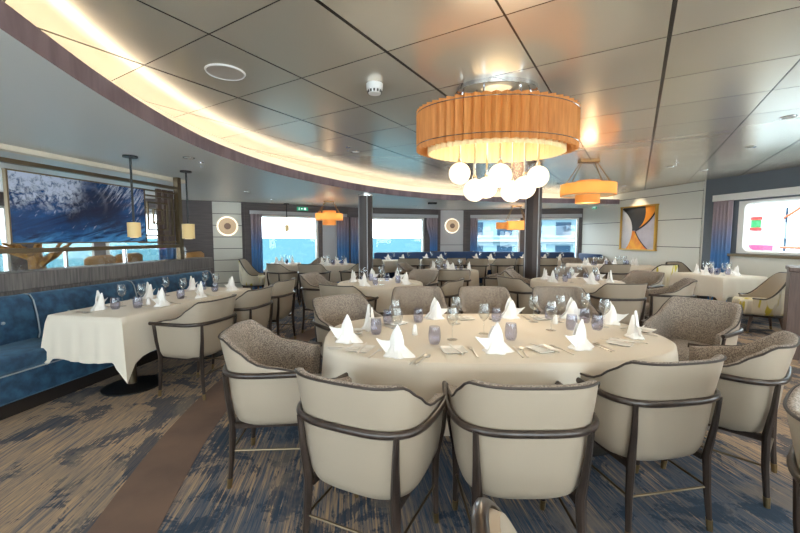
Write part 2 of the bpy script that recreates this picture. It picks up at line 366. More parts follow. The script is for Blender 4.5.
# the cove edge: curve in plan
cp = [(-.9, -1.2), (-1.15, -.4), (-1.32, .4), (-1.5, 1.05), (-1.68, 1.75), (-1.84, 2.5), (-1.93, 3.3), (-1.92, 4.1), (-1.74, 5.1), (-1.36, 6.1), (-.75, 7.2), (.1, 8.2), (1.15, 8.95), (2.4, 9.45), (3.8, 9.75), (5.0, 9.95), (6.1, 10.1)]
def catmull(P, n=6):
    out = []
    for i in range(len(P)-1):
        p0 = P[max(i-1, 0)]; p1 = P[i]; p2 = P[i+1]; p3 = P[min(i+2, len(P)-1)]
        for j in range(n):
            t_ = j/n
            out.append(tuple(.5*((2*b)+(-a+c_)*t_+(2*a-5*b+4*c_-d)*t_*t_+(-a+3*b-3*c_+d)*t_**3) for a, b, c_, d in zip(p0, p1, p2, p3)))
    out.append(P[-1]); return out
cv = catmull(cp)
def offs(P, d):   # positive = outwards (left of travel is outwards here)
    out = []
    for i, p in enumerate(P):
        a = P[max(i-1, 0)]; b = P[min(i+1, len(P)-1)]; dx, dy = b[0]-a[0], b[1]-a[1]; L = math.hypot(dx, dy); out.append((p[0]-dy/L*d, p[1]+dx/L*d))
    return out
# outer boundary for the low ceiling, just past the walls
def rayhit(p, d):
    best = 99
    for k, (a, b) in S.items():
        ex, ey = b[0]-a[0], b[1]-a[1]; D = d[0]*ey-d[1]*ex
        if abs(D) < 1e-9: continue
        t_ = ((a[0]-p[0])*ey-(a[1]-p[1])*ex)/D; u_ = ((a[0]-p[0])*d[1]-(a[1]-p[1])*d[0])/D
        if t_ > 0 and -.001 <= u_ <= 1.001: best = min(best, t_)
    return best
lo_in = offs(cv, 0); o_lip = offs(cv, .05); cen = (3.0, 3.0)
outer = []
for p in cv:
    dx, dy = p[0]-cen[0], p[1]-cen[1]; L = math.hypot(dx, dy); dx /= L; dy /= L; t_ = rayhit(p, (dx, dy)); t_ = min(t_, 12)+.1; outer.append((p[0]+dx*t_, p[1]+dy*t_))
mb = MB(); n = len(cv)
vs = [(p[0], p[1], 2.26) for p in cv]+[(p[0], p[1], 2.26) for p in outer]
mb.add(vs, [(i+1, i, n+i, n+i+1) for i in range(n-1)])
struct(mb.build('ceiling_low', 'low_ceiling'))
mb = MB(); mb.box((-5.1, -1.6, 2.30), (8.6, 3.2, .08)); struct(mb.build('ceiling_low', 'low_ceiling'))
mb = MB()
r2 = offs(cv, .02)
mb.loft([[(p[0], p[1], 2.26) for p in cv], [(p[0], p[1], 2.385) for p in cv], [(p[0], p[1], 2.385) for p in r2], [(p[0], p[1], 2.27) for p in r2]][::-1], closed=False, caps=False)
struct(mb.build('trim_1', 'veneer'))
mb = MB(); rec = offs(cv, .22)
mb.loft([[(p[0], p[1], 2.36) for p in r2], [(p[0], p[1], 2.36) for p in rec], [(p[0], p[1], 2.56) for p in rec]], closed=False, caps=False)
struct(mb.build('trim_2', 'cove'))
ls = empty('cove_light'); tag(ls, 'warm glowing light strip in the curved ceiling cove', 'light strip')
a_ = offs(cv, .09); b_ = offs(cv, .13); mb = MB()
mb.loft([[(p[0], p[1], 2.365) for p in a_], [(p[0], p[1], 2.378) for p in a_], [(p[0], p[1], 2.378) for p in b_], [(p[0], p[1], 2.365) for p in b_]], closed=False, caps=False)
mb.build('light_strip', 'led', ls)
mb = MB(); rec = offs(cv, .22); wallr = [(6.5, 10.2), (7.6, 6), (7.6, -3.3), (.3, -3.3)]
poly = rec+wallr
# raised ceiling as one slab following the cove
mb.loft([[(p[0], p[1], 2.54) for p in poly], [(p[0], p[1], 2.62) for p in poly]]); struct(mb.build('ceiling', 'metal_ceiling'))
mb = MB(); mb.box((-.5, 4.2, 2.80), (17.4, 17.5, .08)); struct(mb.build('ceiling_deck', 'white_paint'))

# plain carpet strip that follows the cove
i0 = [i for i, p in enumerate(cv) if p[1] > -.6][0]; i1 = [i for i, p in enumerate(cv) if p[1] > 6.0][0]
ba = offs(cv, -.18)[i0:i1]; bb = offs(cv, -.50)[i0:i1]
mb = MB(); mb.loft([[(p[0], p[1], z) for p in q] for q, z in ((ba, .001), (ba, .004), (bb, .004), (bb, .001))], closed=False, caps=False)
struct(mb.build('floor_band', 'band'))

# wall cladding: cream panels with seams, behind the sconces
def clad(k, s0, s1, zs, nm, mt='ivory'):
    mb = MB(); mb.X = segM(k)
    for z0, z1 in zip(zs[:-1], zs[1:]): mb.box(((s0+s1)/2, -.012, (z0+z1)/2), (s1-s0, .024, z1-z0-.014))
    o = struct(mb.build(nm, mt))
    g = MB(); g.X = segM(k); g.box(((s0+s1)/2, -.002, (zs[0]+zs[-1])/2), (s1-s0, .008, zs[-1]-zs[0])); struct(g.build(nm, 'groove'))
clad('b', .46, 1.10, [0, .28, .56, .84, 1.12, 1.4, 1.68, 1.96, 2.25], 'trim_3')
clad('e', .07, .81, [0, 1.15, 2.25], 'trim_4', 'greyw')
clad('c', 2.06, 2.52, [0, 2.02], 'trim_5', 'greyw')
clad('p', .02, seglen('p')-.04, [0, .6, 1.18, 1.78, 2.35, 2.535], 'trim_6', 'ivory')
mb = MB(); mb.X = segM('r'); mb.box((2.45, -.03, .54), (3.7, .06, 1.0)); struct(mb.build('trim_7', 'ivory'))
mb = MB(); mb.X = segM('r'); mb.box((2.45, -.05, 1.065), (3.72, .12, .05)); struct(mb.build('trim_8', 'bronze'))

# blinds and valances
def valance(k, s0, s1, z0, z1, label, d=.07):
    mb = MB(); mb.X = segM(k); mb.box(((s0+s1)/2, -d/2-.002, (z0+z1)/2), (s1-s0, d, z1-z0), bev=.004)
    tag(mb.build('blind_box', 'greyw' if k != 'r' else 'white_paint'), label, 'blind box', 'blind boxes over the windows')
valance('a', .9, 2.6, 1.97, 2.05, 'pale blind box above the far left window by the lattice screen')
valance('c', .12, 2.8, 1.97, 2.06, 'pale blind box above window left of the dark column')
valance('d', .30, 2.83, 1.99, 2.09, 'pale blind box above window right of the left column')
valance('f', .13, 1.72, 1.99, 2.09, 'pale blind box above the window behind the cluster pendant')
valance('f', 1.9, 3.42, 1.99, 2.09, 'pale blind box above the window beside the painting wall')
valance('r', .24, 3.9, 2.09, 2.21, 'long white blind box above the bright right window', .11)

def curtain(k, s0, s1, z0, z1, label, amp=.03, folds=5, gather=0):
    mb = MB(); n = folds*10; rings = []
    for z in (z0, z0+(z1-z0)*.4, z0+(z1-z0)*.75, z1):
        f_ = 1 if z > z0+.5 else 1-gather; row = []
        for i in range(n+1):
            u_ = i/n; s_ = s0+(s1-s0)*u_; row.append((s_*1 if not gather else s1-(s1-s_)*f_, -.10-amp*math.sin(u_*folds*2*PI), z))
        rings.append(row+[(p[0], p[1]+.012, p[2]) for p in reversed(row)])
    mb.X = segM(k); mb.loft(rings); o = mb.build('curtain', 'curtain', ang=60); tag(o, label, 'curtain', 'ombre curtains beside the windows'); return o
curtain('a', 2.30, 2.68, .05, 1.97, 'taupe to blue curtain at the far left window', folds=3)
curtain('c', .13, .40, .05, 1.97, 'taupe to blue curtain left of the window beside the round sconce', folds=3)
curtain('c', 2.46, 2.84, .05, 1.97, 'taupe to blue curtain just left of the dark column', folds=4)
curtain('d', .04, .34, .05, 1.97, 'taupe to blue curtain partly behind the left column', folds=3)
curtain('d', 2.44, 2.80, .96, 1.99, 'gathered blue curtain left of the right round sconce', folds=4, gather=.3)
curtain('f', .14, .36, .96, 1.99, 'blue curtain right of the right round sconce', folds=3)
curtain('r', .27, .62, .05, 2.09, 'taupe to blue curtain left of the bright right window', folds=5)

# dark surround trim of the far windows
for k, s0, s1 in (('c', .0, .12), ('d', 2.83, 2.86), ('e', .0, .07), ('e', .81, .91)):
    mb = MB(); mb.X = segM(k); mb.box(((s0+s1)/2, -.02, 1.12), (s1-s0, .04, 2.24)); struct(mb.build('trim_9', 'taupe'))

# columns
def column(x, y, r, ztop, label):
    e = empty('column', (x, y, 0)); e['kind'] = 'structure'
    mb = MB(); mb.lathe([(r, 0), (r, ztop-.07)], 10); mb.build('shaft', 'column', e, ang=20)
    for a in (-72, 15, 105, 195):
        q = MB(); q.box((math.cos(rad(a))*r*.985, math.sin(rad(a))*r*.985, (ztop-.07)/2), (.02, .014, ztop-.07), rad(a)); q.build('metal_strip', 'greyw', e)
    q = MB(); q.lathe([(r*1.0, ztop-.07), (r*1.12, ztop-.065), (r*1.12, ztop-.03), (r*.7, ztop-.02), (r*.7, ztop)], 20); q.build('capital', 'chrome', e)
    base = MB(); base.lathe([(r*1.1, 0), (r*1.1, .08), (r, .09)], 20); base.build('base', 'bronze', e)
    return e
column(-.68, 7.55, .135, 2.26, '')
column(2.38, 6.85, .15, 2.54, '')

# ------------------------------------------------------------ lights in the ceiling
def spot(x, y, z, w, col=(1, .90, .76), ang=165, r=.06, parent=None):
    d = bpy.data.lights.new('downlight_lamp', 'SPOT'); d.energy = w; d.spot_size = rad(ang); d.spot_blend = 1; d.shadow_soft_size = r; d.color = col
    o = bpy.data.objects.new('downlight_lamp', d); C.objects.link(o)
    if parent: o.parent = parent; o.location = (0, 0, z)
    else: o.location = (x, y, z)
    return o
def point(loc, w, r, col, parent=None):
    d = bpy.data.lights.new('lamp_glow', 'POINT'); d.energy = w; d.shadow_soft_size = r; d.color = col
    o = bpy.data.objects.new('lamp_glow', d); C.objects.link(o); o.location = loc
    if parent: o.parent = parent
    return o
dl_proto = None
def downlight(x, y, z, label, w=DOWN_W, ang=165):
    e = empty('downlight', (x, y, z))
    q = MB(); q.lathe([(.045, -.002), (.06, -.006), (.062, 0)], 20, caps=False); q.build('trim_ring', 'chrome', e)
    q = MB(); q.lathe([(.044, -.003), (.044, 0)], 16); q.build('lens', M['plastic'], e)
    tag(e, label, 'downlight', 'ceiling downlights'); spot(0, 0, -.03, w, parent=e, ang=ang)
for x, y, lb in ((3.7, 3.72, 'small ceiling downlight nearest the right edge of the photo'), (4.45, 4.93, 'small ceiling downlight above the right window table'),
                 (.77, 6.23, 'small ceiling downlight left of the chandelier drum'), (4.4, 6.3, 'small ceiling downlight beyond the right pendant'),
                 (5.2, 6.6, 'small ceiling downlight near the right window wall'), (3.4, 8.2, 'small ceiling downlight toward the far windows'),
                 (-.6, 5.2, 'small ceiling downlight near the curved cove'), (5.0, 8.6, 'small ceiling downlight nearest the painting wall')):
    downlight(x, y, 2.54, lb)
for x, y in ((.3, -.9), (2.6, -.6), (4.9, -.3), (2.4, 1.3), (5.2, 2.2), (-.3, 1.0), (.9, -2.4), (4.2, -2.2)):  # out of view, added as fill light around and behind the camera
    downlight(x, y, 2.54, 'unseen ceiling downlight added as fill above the near dining area', DOWN_W*1.2)
for x, y, lb in ((-2.29, 4.2, 'tiny fitting on the low ceiling right of the rod pendants'), (-3.6, 1.4, 'small low ceiling downlight above the blue banquette'),
                 (-2.9, 7.3, 'small low ceiling downlight before the left windows'), (.4, 10.6, 'small low ceiling downlight above the far banquette'),
                 (3.2, 10.7, 'small low ceiling downlight behind the right column')):
    downlight(x, y, 2.258, lb, DOWN_W*.8)
for x, y in ((-5.6, 3.0), (-5.2, 6.0), (-4.5, -.8)): downlight(x, y, 2.258, 'low ceiling downlight beyond the glass screen', DOWN_W*.9)

# ------------------------------------------------------------ banquette and screen on the left
LX = lambda y, d=0: -3.59+.18*(y-3.39)+d     # ledge face; banquette stands before it
def lefttube(pts): return pts
la = math.atan2(1, .18)
def left_mb():
    mb = MB(); mb.X = Matrix.Translation((-3.59, 3.39, 0)) @ Matrix.Rotation(la-PI/2, 4, 'Z'); return mb   # local y runs along the ledge, x into the room
mb = left_mb(); mb.box((-.13, -.6, .45), (.24, 6.9, .9)); struct(mb.build('wall_partition', 'ledge'))
mb = left_mb(); mb.box((-.16, -.6, 2.235), (.10, 6.2, .05)); struct(mb.build('trim_11', 'cove'))
mb = left_mb(); mb.box((-.13, -.6, .985), (.30, 6.94, .17), bev=.008); struct(mb.build('trim_10', 'ledge'))
bq = empty('banquette', (-3.59, 3.39, 0), la-PI/2); tag(bq, 'long blue velvet banquette along the left partition', 'banquette')
Y0, Y1 = -3.9, 2.62
segs = [(-3.9, -3.06), (-3.04, -2.0), (-1.98, -.94), (-.92, .12), (.14, 1.2), (1.22, 2.62)]
mb = MB(); mb.box((.33, (Y0+Y1)/2, .055), (.60, Y1-Y0, .11)); mb.build('plinth', 'plinth', bq)
mb = MB(); mb.box((.35, (Y0+Y1)/2, .235), (.66, Y1-Y0, .23), bev=.015); mb.build('seat_base', 'velvet', bq)
mb = MB(); mb.tube([(.684, Y0, .345), (.684, Y1, .345)], .006); mb.build('piping', 'velvet_pipe', bq)
for a, b in segs:
    mb = MB(); mb.box((.37, (a+b)/2, .41), (.62, b-a, .13), bev=.03); mb.build('seat_cushion', 'velvet', bq, ang=80)
    n = 8; prof = [(.02, .46), (.20, .46), (.215, .52), (.20, .68), (.165, .82), (.13, .865), (.07, .875), (.02, .86)]
    rings = []
    for yy, k in ((a, .97), (a+.02, 1), ((a+b)/2, 1.04), (b-.02, 1), (b, .97)):
        rings.append([(.02+(px-.02)*k, yy, .46+(pz-.46)*(1 if k < 1 else 1)) for px, pz in prof])
    back = MB(); back.loft(rings); bk = back.build('back_cushion', 'velvet', bq, ang=60)
    st_ = MB(); st_.tube([(px+.006 if i else px, b+.01, pz) for i, (px, pz) in enumerate(prof[1:])], .006); st_.build('piping', 'velvet_pipe', bk)
    for j in (.25, .5, .75):
        q = MB(); q.sphere((.212, a+(b-a)*j, .66), .014, 10); q.build('button', 'velvet_pipe', bk)

scr = empty('screen_partition', (-3.59, 3.39, 0), la-PI/2); tag(scr, 'metal framed screen on the ledge holding the wave picture', 'screen')
mb = MB(); mb.box((-.05, -.55, 2.10), (.06, 5.6, .04)); mb.build('top_rail', 'bronze', scr)
mb = MB(); mb.box((-.05, -.55, 1.27), (.07, 5.6, .045)); mb.build('bottom_rail', 'bronze', scr)
for yy in (-3.3, -.30, 2.24):
    mb = MB(); mb.box((-.05, yy, 1.665), (.07 if yy > 2 else .05, .07 if yy > 2 else .03, 1.19)); mb.build('post', 'bronze', scr)
mb = MB(); mb.box((-.05, 1.85, 1.155), (.012, 1.0, .18)); mb.box((-.05, .2, 1.155), (.012, 2.2, .18)); mb.box((-.05, -2.2, 1.155), (.012, 2.5, .18)); mb.build('glass_panel', 'screen_pane', scr)
for yy in (-.92, .62, 1.32): 
    mb = MB(); mb.box((-.05, yy, 1.155), (.03, .02, .19)); mb.build('glass_clip', 'chrome', scr)
# geometric lattice of nested metal squares
mb = MB()
def fr(y0, y1, z0, z1, w=.020):
    mb.box((-.05, (y0+y1)/2, z0), (.02, y1-y0+w, w)); mb.box((-.05, (y0+y1)/2, z1), (.02, y1-y0+w, w)); mb.box((-.05, y0, (z0+z1)/2), (.02, w, z1-z0)); mb.box((-.05, y1, (z0+z1)/2), (.02, w, z1-z0))
fr(1.54, 2.2, 1.33, 2.02); fr(1.62, 2.12, 1.42, 1.95); fr(1.70, 2.03, 1.50, 1.86); fr(1.79, 1.94, 1.58, 1.77)
for zz in (1.42, 1.6, 1.78): mb.box((-.05, 1.87, zz), (.016, .66, .01))
mb.build('lattice', 'bronze', scr)
mb = MB()
for yy in (1.93, 2.04, 2.15): mb.box((-.09, yy, 1.67), (.03, .075, .78))
mb.build('slat_panel', 'brownslat', scr)
# the wave picture
wp = empty('wave_picture', tuple(Matrix.Translation((-3.59, 3.39, 0)) @ Matrix.Rotation(la-PI/2, 4, 'Z') @ Vector((.0, .10, 1.34))), la)
tag(wp, 'wide picture of a breaking dark blue ocean wave on the screen', 'picture')
mb = MB(); mb.box((.745, 0, .335), (1.47, .03, .66)); mb.build('print', 'wave', wp)
mb = MB()
for c_, d_ in (((.745, 0, -.0), (1.51, .04, .014)), ((.745, 0, .672), (1.51, .04, .014)), ((0, 0, .336), (.014, .04, .67)), ((1.49, 0, .336), (.014, .04, .67))): mb.box(c_, d_)
mb.build('frame', 'bronze', wp)

# things beyond the screen
ds = empty('driftwood_sculpture', (-5.05, 5.25, 0)); tag(ds, 'golden branching driftwood sculpture behind the left glass screen', 'sculpture')
mb = MB(); mb.lathe([(.25, 0), (.25, .5), (.2, .52)], 20); mb.build('pedestal', 'white_paint', ds)
rb = random.Random(3); mb = MB(); mb.tube([(0, 0, .5), (.02, .02, .9), (-.02, .0, 1.25)], [.13, .10, .07])
for i in range(9):
    a = i*.7; l_ = .35+.25*rb.random(); mb.tube([(0, 0, .95+.03*i), (.5*l_*math.cos(a), .5*l_*math.sin(a), 1.12+.02*i), (l_*math.cos(a), l_*math.sin(a), 1.3+.12*rb.random())], [.05, .035, .015], 6)
mb.build('branches', 'driftwood', ds)
for x, y, rz, lb in ((-5.3, 6.3, 15, 'low tan lounge seat behind the glass screen, nearer one'), (-5.45, 7.2, 10, 'low tan lounge seat behind the glass screen, farther one'), (-4.55, 7.85, 10, 'tan seat back seen behind the lattice end of the screen')):
    e = empty('lounge_seat', (x, y, 0), rad(rz)); tag(e, lb, 'lounge seat', 'tan lounge seats beyond the screen')
    mb = MB(); mb.box((0, 0, .23), (.7, .8, .46), bev=.05); mb.build('seat', 'tan', e, ang=70)
    mb = MB(); mb.box((.28, 0, .78), (.16, .8, .62), bev=.05); mb.build('backrest', 'tan', e, ang=70)

# rod pendants
def rod_pendant(x, y, zc, zl, r, h, label):
    e = empty('rod_pendant', (x, y, zc)); tag(e, label, 'pendant lamp', 'gold cylinder rod pendants')
    q = MB(); q.lathe([(.07, -.018), (.07, 0)], 20); q.build('ceiling_plate', 'black', e)
    q = MB(); q.lathe([(.011, zl+h-zc), (.011, -.01)], 8); q.build('rod', 'black', e)
    q = MB(); q.lathe([(r*.9, zl-zc+.001), (r, zl-zc), (r, zl+h-zc), (.012, zl+h-zc+.004)], 24); q.build('lamp_shade', 'gold_cyl', e)
    q = MB(); q.lathe([(r*.6, zl-zc-.008), (r*.6, zl-zc+.002)], 16); q.build('diffuser', 'shade_in', e)
rod_pendant(-2.87, 4.12, 2.26, 1.40, .062, .155, 'black rod pendant with gold cylinder nearest the wave picture')
rod_pendant(-2.80, 5.05, 2.26, 1.38, .075, .19, 'black rod pendant with gold cylinder before the lattice post')
rod_pendant(-2.93, 9.9, 2.26, 1.55, .055, .16, 'small rod pendant hanging before the left far window')

# ------------------------------------------------------------ chandelier
ch = empty('chandelier', (.745, 3.02, 2.54)); tag(ch, 'large round orange pleated drum chandelier with glowing globes', 'chandelier')
OV = .70
q = MB(); q.lathe([(.30, -.035), (.31, -.03), (.31, 0), (.0001, 0)], 40); q.v = [(x, y*OV, z) for x, y, z in q.v]; q.build('ceiling_plate', 'chrome', ch)
for a in range(0, 360, 60):
    q = MB(); q.tube([(.26*math.cos(rad(a)), .18*math.sin(rad(a)), -.03), (.30*math.cos(rad(a)), .20*math.sin(rad(a)), -.20)], .008); q.build('support_rod', 'chrome', ch)
NP = 54; R0 = .60; zt, zb = -.17, -.475
def pleats(Ra, Rb, z0, z1, th):
    mb = MB(); n = NP*4; ro = []
    for k in range(n):
        a = 2*PI*k/n; s_ = (k % 4); r = (Ra, (Ra+Rb)/2+.004, Rb, (Ra+Rb)/2+.004)[s_]; ro.append((r, a))
    rings = [[(r*math.cos(a), r*math.sin(a), z) for r, a in ro] for z in (z0, z1)]
    ri = [[((r-th)*math.cos(a), (r-th)*math.sin(a), z) for r, a in ro] for z in (z1, z0)]
    mb.loft([rings[0], rings[1], ri[0], ri[1], rings[0]], caps=False); mb.v = [(x, y*OV, z) for x, y, z in mb.v]; return mb
pleats(R0+.018, R0-.030, zb, zt, .006).build('pleated_shade', 'pleat', ch, ang=15)
pleats(R0-.07, R0-.09, zb-.02, zt-.08, .004).build('inner_shade', 'shade_in', ch, ang=15)
for zz in (zb+.035, zt-.03):
    q = MB(); q.tube([((R0+.016)*math.cos(2*PI*i/60), (R0+.016)*math.sin(2*PI*i/60)*OV, zz) for i in range(60)], .0035, 6, closed=True); q.build('wire_ring', 'chrome', ch)
q = MB(); q.lathe([(.50, -.24), (.52, -.24), (.52, -.225), (.50, -.225)], 40, caps=False); q.lathe([(.0001, -.24), (.5, -.236)], 40); q.v = [(x, y*OV, z+.04) for x, y, z in q.v]; q.build('top_plate', 'white_paint', ch)
for gx, gz in ((.47, 1.90), (.59, 1.77), (.685, 1.79), (.79, 1.885), (.885, 1.76), (.985, 1.79), (1.09, 1.875)):
    gy = {.47: .06, .59: -.05, .685: .12, .79: -.15, .885: .10, .985: -.08, 1.09: .05}[gx]; sc_ = (3.02+gy)/3.05
    lx, lz = gx*sc_-.745, (gz-1.4)*sc_+1.4-2.54
    q = MB(); q.sphere((lx, gy, lz), .086, 24); g_ = q.build('globe', 'globe', ch, ang=80)
    q = MB(); q.tube([(lx, gy, lz+.08), (lx, gy, -.20)], .009); q.lathe([(.02, .08), (.02, .10), (.008, .12)], 12, (lx, gy, lz)); q.build('globe_rod', 'chrome', g_)
point((0, 0, -.36), 4, .25, (1, .78, .5), ch)
point((0, 0, -.13), 1.4, .2, (1, .72, .4), ch)
point((0, 0, -.95), 11, .3, (1, .84, .62), ch)

for x, y, lb in ((3.5, -.9, 'unseen pleated globe chandelier added for fill light, near right'), (-.1, -1.5, 'unseen pleated globe chandelier added for fill light, near left'), (5.6, .9, 'unseen pleated globe chandelier added for fill light, nearest the right wall')):
    o = copy_tree(ch); o.location = (x, y, 2.54); tag(o, lb, 'chandelier')  # out-of-view copies with their lamps, added to brighten the room

def tier_pendant(x, y, zc, zd, R, label, tiers, w):
    e = empty('drum_pendant', (x, y, zc)); tag(e, label, 'pendant lamp', 'amber drum pendants')
    q = MB(); q.box((0, 0, -.015), (R*.75, R*.3, .03), bev=.005); q.build('ceiling_plate', 'brass', e)
    for sx, sy in ((-1, -.6), (1, -.6), (1, .6), (-1, .6)):
        q = MB(); q.tube([(sx*R*.28, sy*R*.12, -.02), (sx*R*.82, sy*R*.5, zd-zc+.06)], .008, 6); q.build('support_rod', 'brass', e)
    for dx, r, z0, z1 in tiers:
        q = MB(); th = .008
        q.loft([[(dx+rr*math.cos(2*PI*k/48), rr*math.sin(2*PI*k/48), zd-zc+zz) for k in range(48)] for rr, zz in ((r-th, z0), (r, z0), (r, z1), (r-th, z1), (r-th, z0))], caps=False)
        s_ = q.build('drum_shade', 'amber', e)
        q = MB(); q.lathe([(r-.01, z0+.01), (r-.01, z0+.014)], 40, (dx, 0, zd-zc)); q.build('diffuser', 'shade_in', s_)
    point((0, 0, zd-zc), w*1.3, R*.25, (1, .76, .48), e); point((0, 0, zd-zc-.22), w*.5, .08, (1, .7, .4), e)
tier_pendant(2.83, 5.8, 2.54, 2.10, .385, 'two tier amber drum pendant right of the chandelier', [(0, .385, -.08, .09), (0, .17, -.19, -.06), (0, .17, .08, .14)], 5)
tier_pendant(-1.70, 9.2, 2.26, 1.88, .325, 'small amber drum pendant left of the left column', [(0, .325, -.08, .08), (0, .16, -.19, -.06), (0, .16, .07, .15)], 4)
tier_pendant(3.22, 10.6, 2.26, 1.72, .36, 'clustered amber drum pendant before the far right windows', [(.08, .34, -.12, .12), (-.38, .17, -.10, .08)], 4)

# ceiling fittings
e = empty('ceiling_speaker', (-1.21, 2.73, 2.54)); tag(e, 'flat round white ceiling speaker near the curved cove', 'ceiling speaker')
q = MB(); q.lathe([(.118, -.004), (.125, -.010), (.132, 0)], 36, caps=False); q.build('rim', 'plastic', e)
q = MB(); q.lathe([(.12, -.005), (.12, 0)], 36); q.build('grille', mat('speaker grille', rgb(186, 180, 172), .5), e)
e = empty('smoke_detector', (-.19, 2.94, 2.54)); tag(e, 'white dome smoke detector left of the chandelier', 'smoke detector')
q = MB(); q.lathe([(.03, -.075), (.045, -.07), (.052, -.045), (.06, -.04), (.062, 0)], 28); q.build('body', 'plastic', e)
q = MB()
for a in range(0, 360, 30): q.box((.050*math.cos(rad(a)), .050*math.sin(rad(a)), -.056), (.006, .014, .018), rad(a))
q.build('vent', 'groove', e)
for x, y, zc, lb in ((-.66, 4.93, 2.54, 'small ceiling sprinkler above the left of the big table'), (.75, 5.4, 2.54, 'small ceiling sprinkler behind the chandelier'), (-2.29, 4.45, 2.258, 'small sprinkler on the low ceiling beside the rod pendant'),
                     (4.25, 5.95, 2.54, 'small ceiling sprinkler right of the drum pendant'), (-2.95, 8.8, 2.258, 'small sprinkler before the left window wall')):
    e = empty('sprinkler', (x, y, zc)); tag(e, lb, 'sprinkler', 'ceiling sprinklers')
    q = MB(); q.lathe([(.03, -.006), (.032, 0)], 16); q.build('escutcheon', 'chrome', e)
    q = MB(); q.lathe([(.007, -.045), (.007, -.005)], 8); q.lathe([(.018, -.05), (.018, -.046)], 12); q.build('head', 'chrome', e)
e = empty('ceiling_box', (.81, 9.6, 2.26)); tag(e, 'flat dark sensor box on the low ceiling above the far window', 'ceiling sensor')
q = MB(); q.box((0, 0, -.02), (.22, .12, .04), bev=.005); q.build('body', 'black', e)
for p, a, lb, w_ in ((W('c', 1.45, .13, 2.145), wang('c'), 'green exit sign above the window left of the left column', .30), (W('p', .55, .05, 2.24), wang('p'), 'green exit sign on the painting wall behind the drum pendant', .16)):
    e = empty('exit_sign', tuple(p), a); tag(e, lb, 'exit sign', 'green exit signs')
    q = MB(); q.box((0, 0, 0), (w_, .02, .09)); q.build('sign_panel', 'sign_green', e)
    q = MB(); q.box((w_*.22, -.012, 0), (w_*.16, .004, .06)); q.box((-w_*.02, -.012, 0), (w_*.16, .004, .014)); q.prism([(0, 0), (1, 0), (0, 1)], 0, 0.0001) if 0 else None
    q.add([(-w_*.17, -.014, 0), (-w_*.08, -.014, .024), (-w_*.08, -.014, -.024), (-w_*.17, -.011, 0), (-w_*.08, -.011, .024), (-w_*.08, -.011, -.024)], [(0,2,1), (3,4,5), (0,1,4,3), (1,2,5,4), (2,0,3,5)])
    q.sphere((-w_*.32, -.012, .022), .009, 8); q.box((-w_*.32, -.012, -.01), (.014, .004, .045)); q.build('sign_mark', 'sign_white', e)

# sconces
def sconce(k, s, z, lb):
    p = W(k, s, .035, z); e = empty('wall_sconce', tuple(p), wang(k)); tag(e, lb, 'wall lamp', 'round disc wall sconces')
    def disc(r0, r1, y0, y1, n=40):
        mb = MB(); mb.loft([[(r*math.cos(2*PI*i/n), y, r*math.sin(2*PI*i/n)) for i in range(n)] for r, y in ((r1, y0), (r1, y1), (r0, y1), (r0, y0))], caps=False); return mb
    disc(.0001, .235, .0, -.012).build('back_halo', 'halo', e)
    disc(.03, .20, -.03, -.05).build('disc', 'sconce', e)
    disc(.0001, .075, -.05, -.075).build('hub', 'brownslat', e)
    mb = MB()
    for i in range(36):
        a = 2*PI*i/36; mb.tube([(.08*math.cos(a), -.052, .08*math.sin(a)), (.19*math.cos(a), -.052, .19*math.sin(a))], .003, 4)
    mb.build('fluting', 'sconce', e)
    point((0, -.16, 0), .5, .1, (1, .85, .62), e)
sconce('b', .78, 1.66, 'glowing round disc sconce on the cream seamed panel at left')
sconce('e', .44, 1.75, 'glowing round disc sconce on the panel between the far windows')

# painting
pe = empty('abstract_painting', tuple(W('p', 2.14, .055, 1.09)), wang('p')); tag(pe, 'square abstract painting of black, orange and lilac in gold frame', 'painting')
w_, h_ = 1.06, 1.06
mb = MB()
for c_, d_ in (((0, 0, 0), (w_+.06, .07, .03)), ((0, 0, h_), (w_+.06, .07, .03)), ((-w_/2, 0, h_/2), (.03, .07, h_)), ((w_/2, 0, h_/2), (.03, .07, h_))): mb.box(c_, d_)
mb.build('frame', 'frame_gold', pe)
def flat(poly, y, mt, nm='painted_shape'):
    mb = MB(); P = [((x-.5)*(w_-.03), z*(h_-.03)+.015) for x, z in poly]; mb.loft([[(x, y, z) for x, z in P], [(x, y-.002, z) for x, z in P]]); mb.build(nm, mt, pe, ang=10)
flat([(0, 0), (1, 0), (1, 1), (0, 1)], .01, 'p_lilac', 'canvas')
def curve(a, b, c_, n=10): return [((1-t_)**2*a[0]+2*t_*(1-t_)*b[0]+t_*t_*c_[0], (1-t_)**2*a[1]+2*t_*(1-t_)*b[1]+t_*t_*c_[1]) for t_ in [i/n for i in range(n+1)]]
lc = curve((.0, .97), (.34, .75), (.33, .44)); l2_ = curve((.33, .44), (.32, .2), (.15, .0))
flat([(0, 0)]+l2_[::-1]+lc[::-1][1:]+[(0, 1)], .006, 'p_pale')
rc = curve((1.0, .88), (.82, .58), (.43, .44)); flat([(0.04, 1), (.70, 1)]+curve((.70, 1), (.78, .62), (.43, .44))[1:]+[(.33, .44)]+lc[::-1][1:], .004, 'p_black')
flat(curve((.43, .44), (.78, .62), (.70, 1))+[(1, 1), (1, .88)]+rc[1:-1], .003, 'p_orange')
r2_ = curve((.43, .42), (.52, .22), (.80, .0)); flat(l2_+[(.80, 0)]+r2_[::-1][1:], .003, 'p_flame')
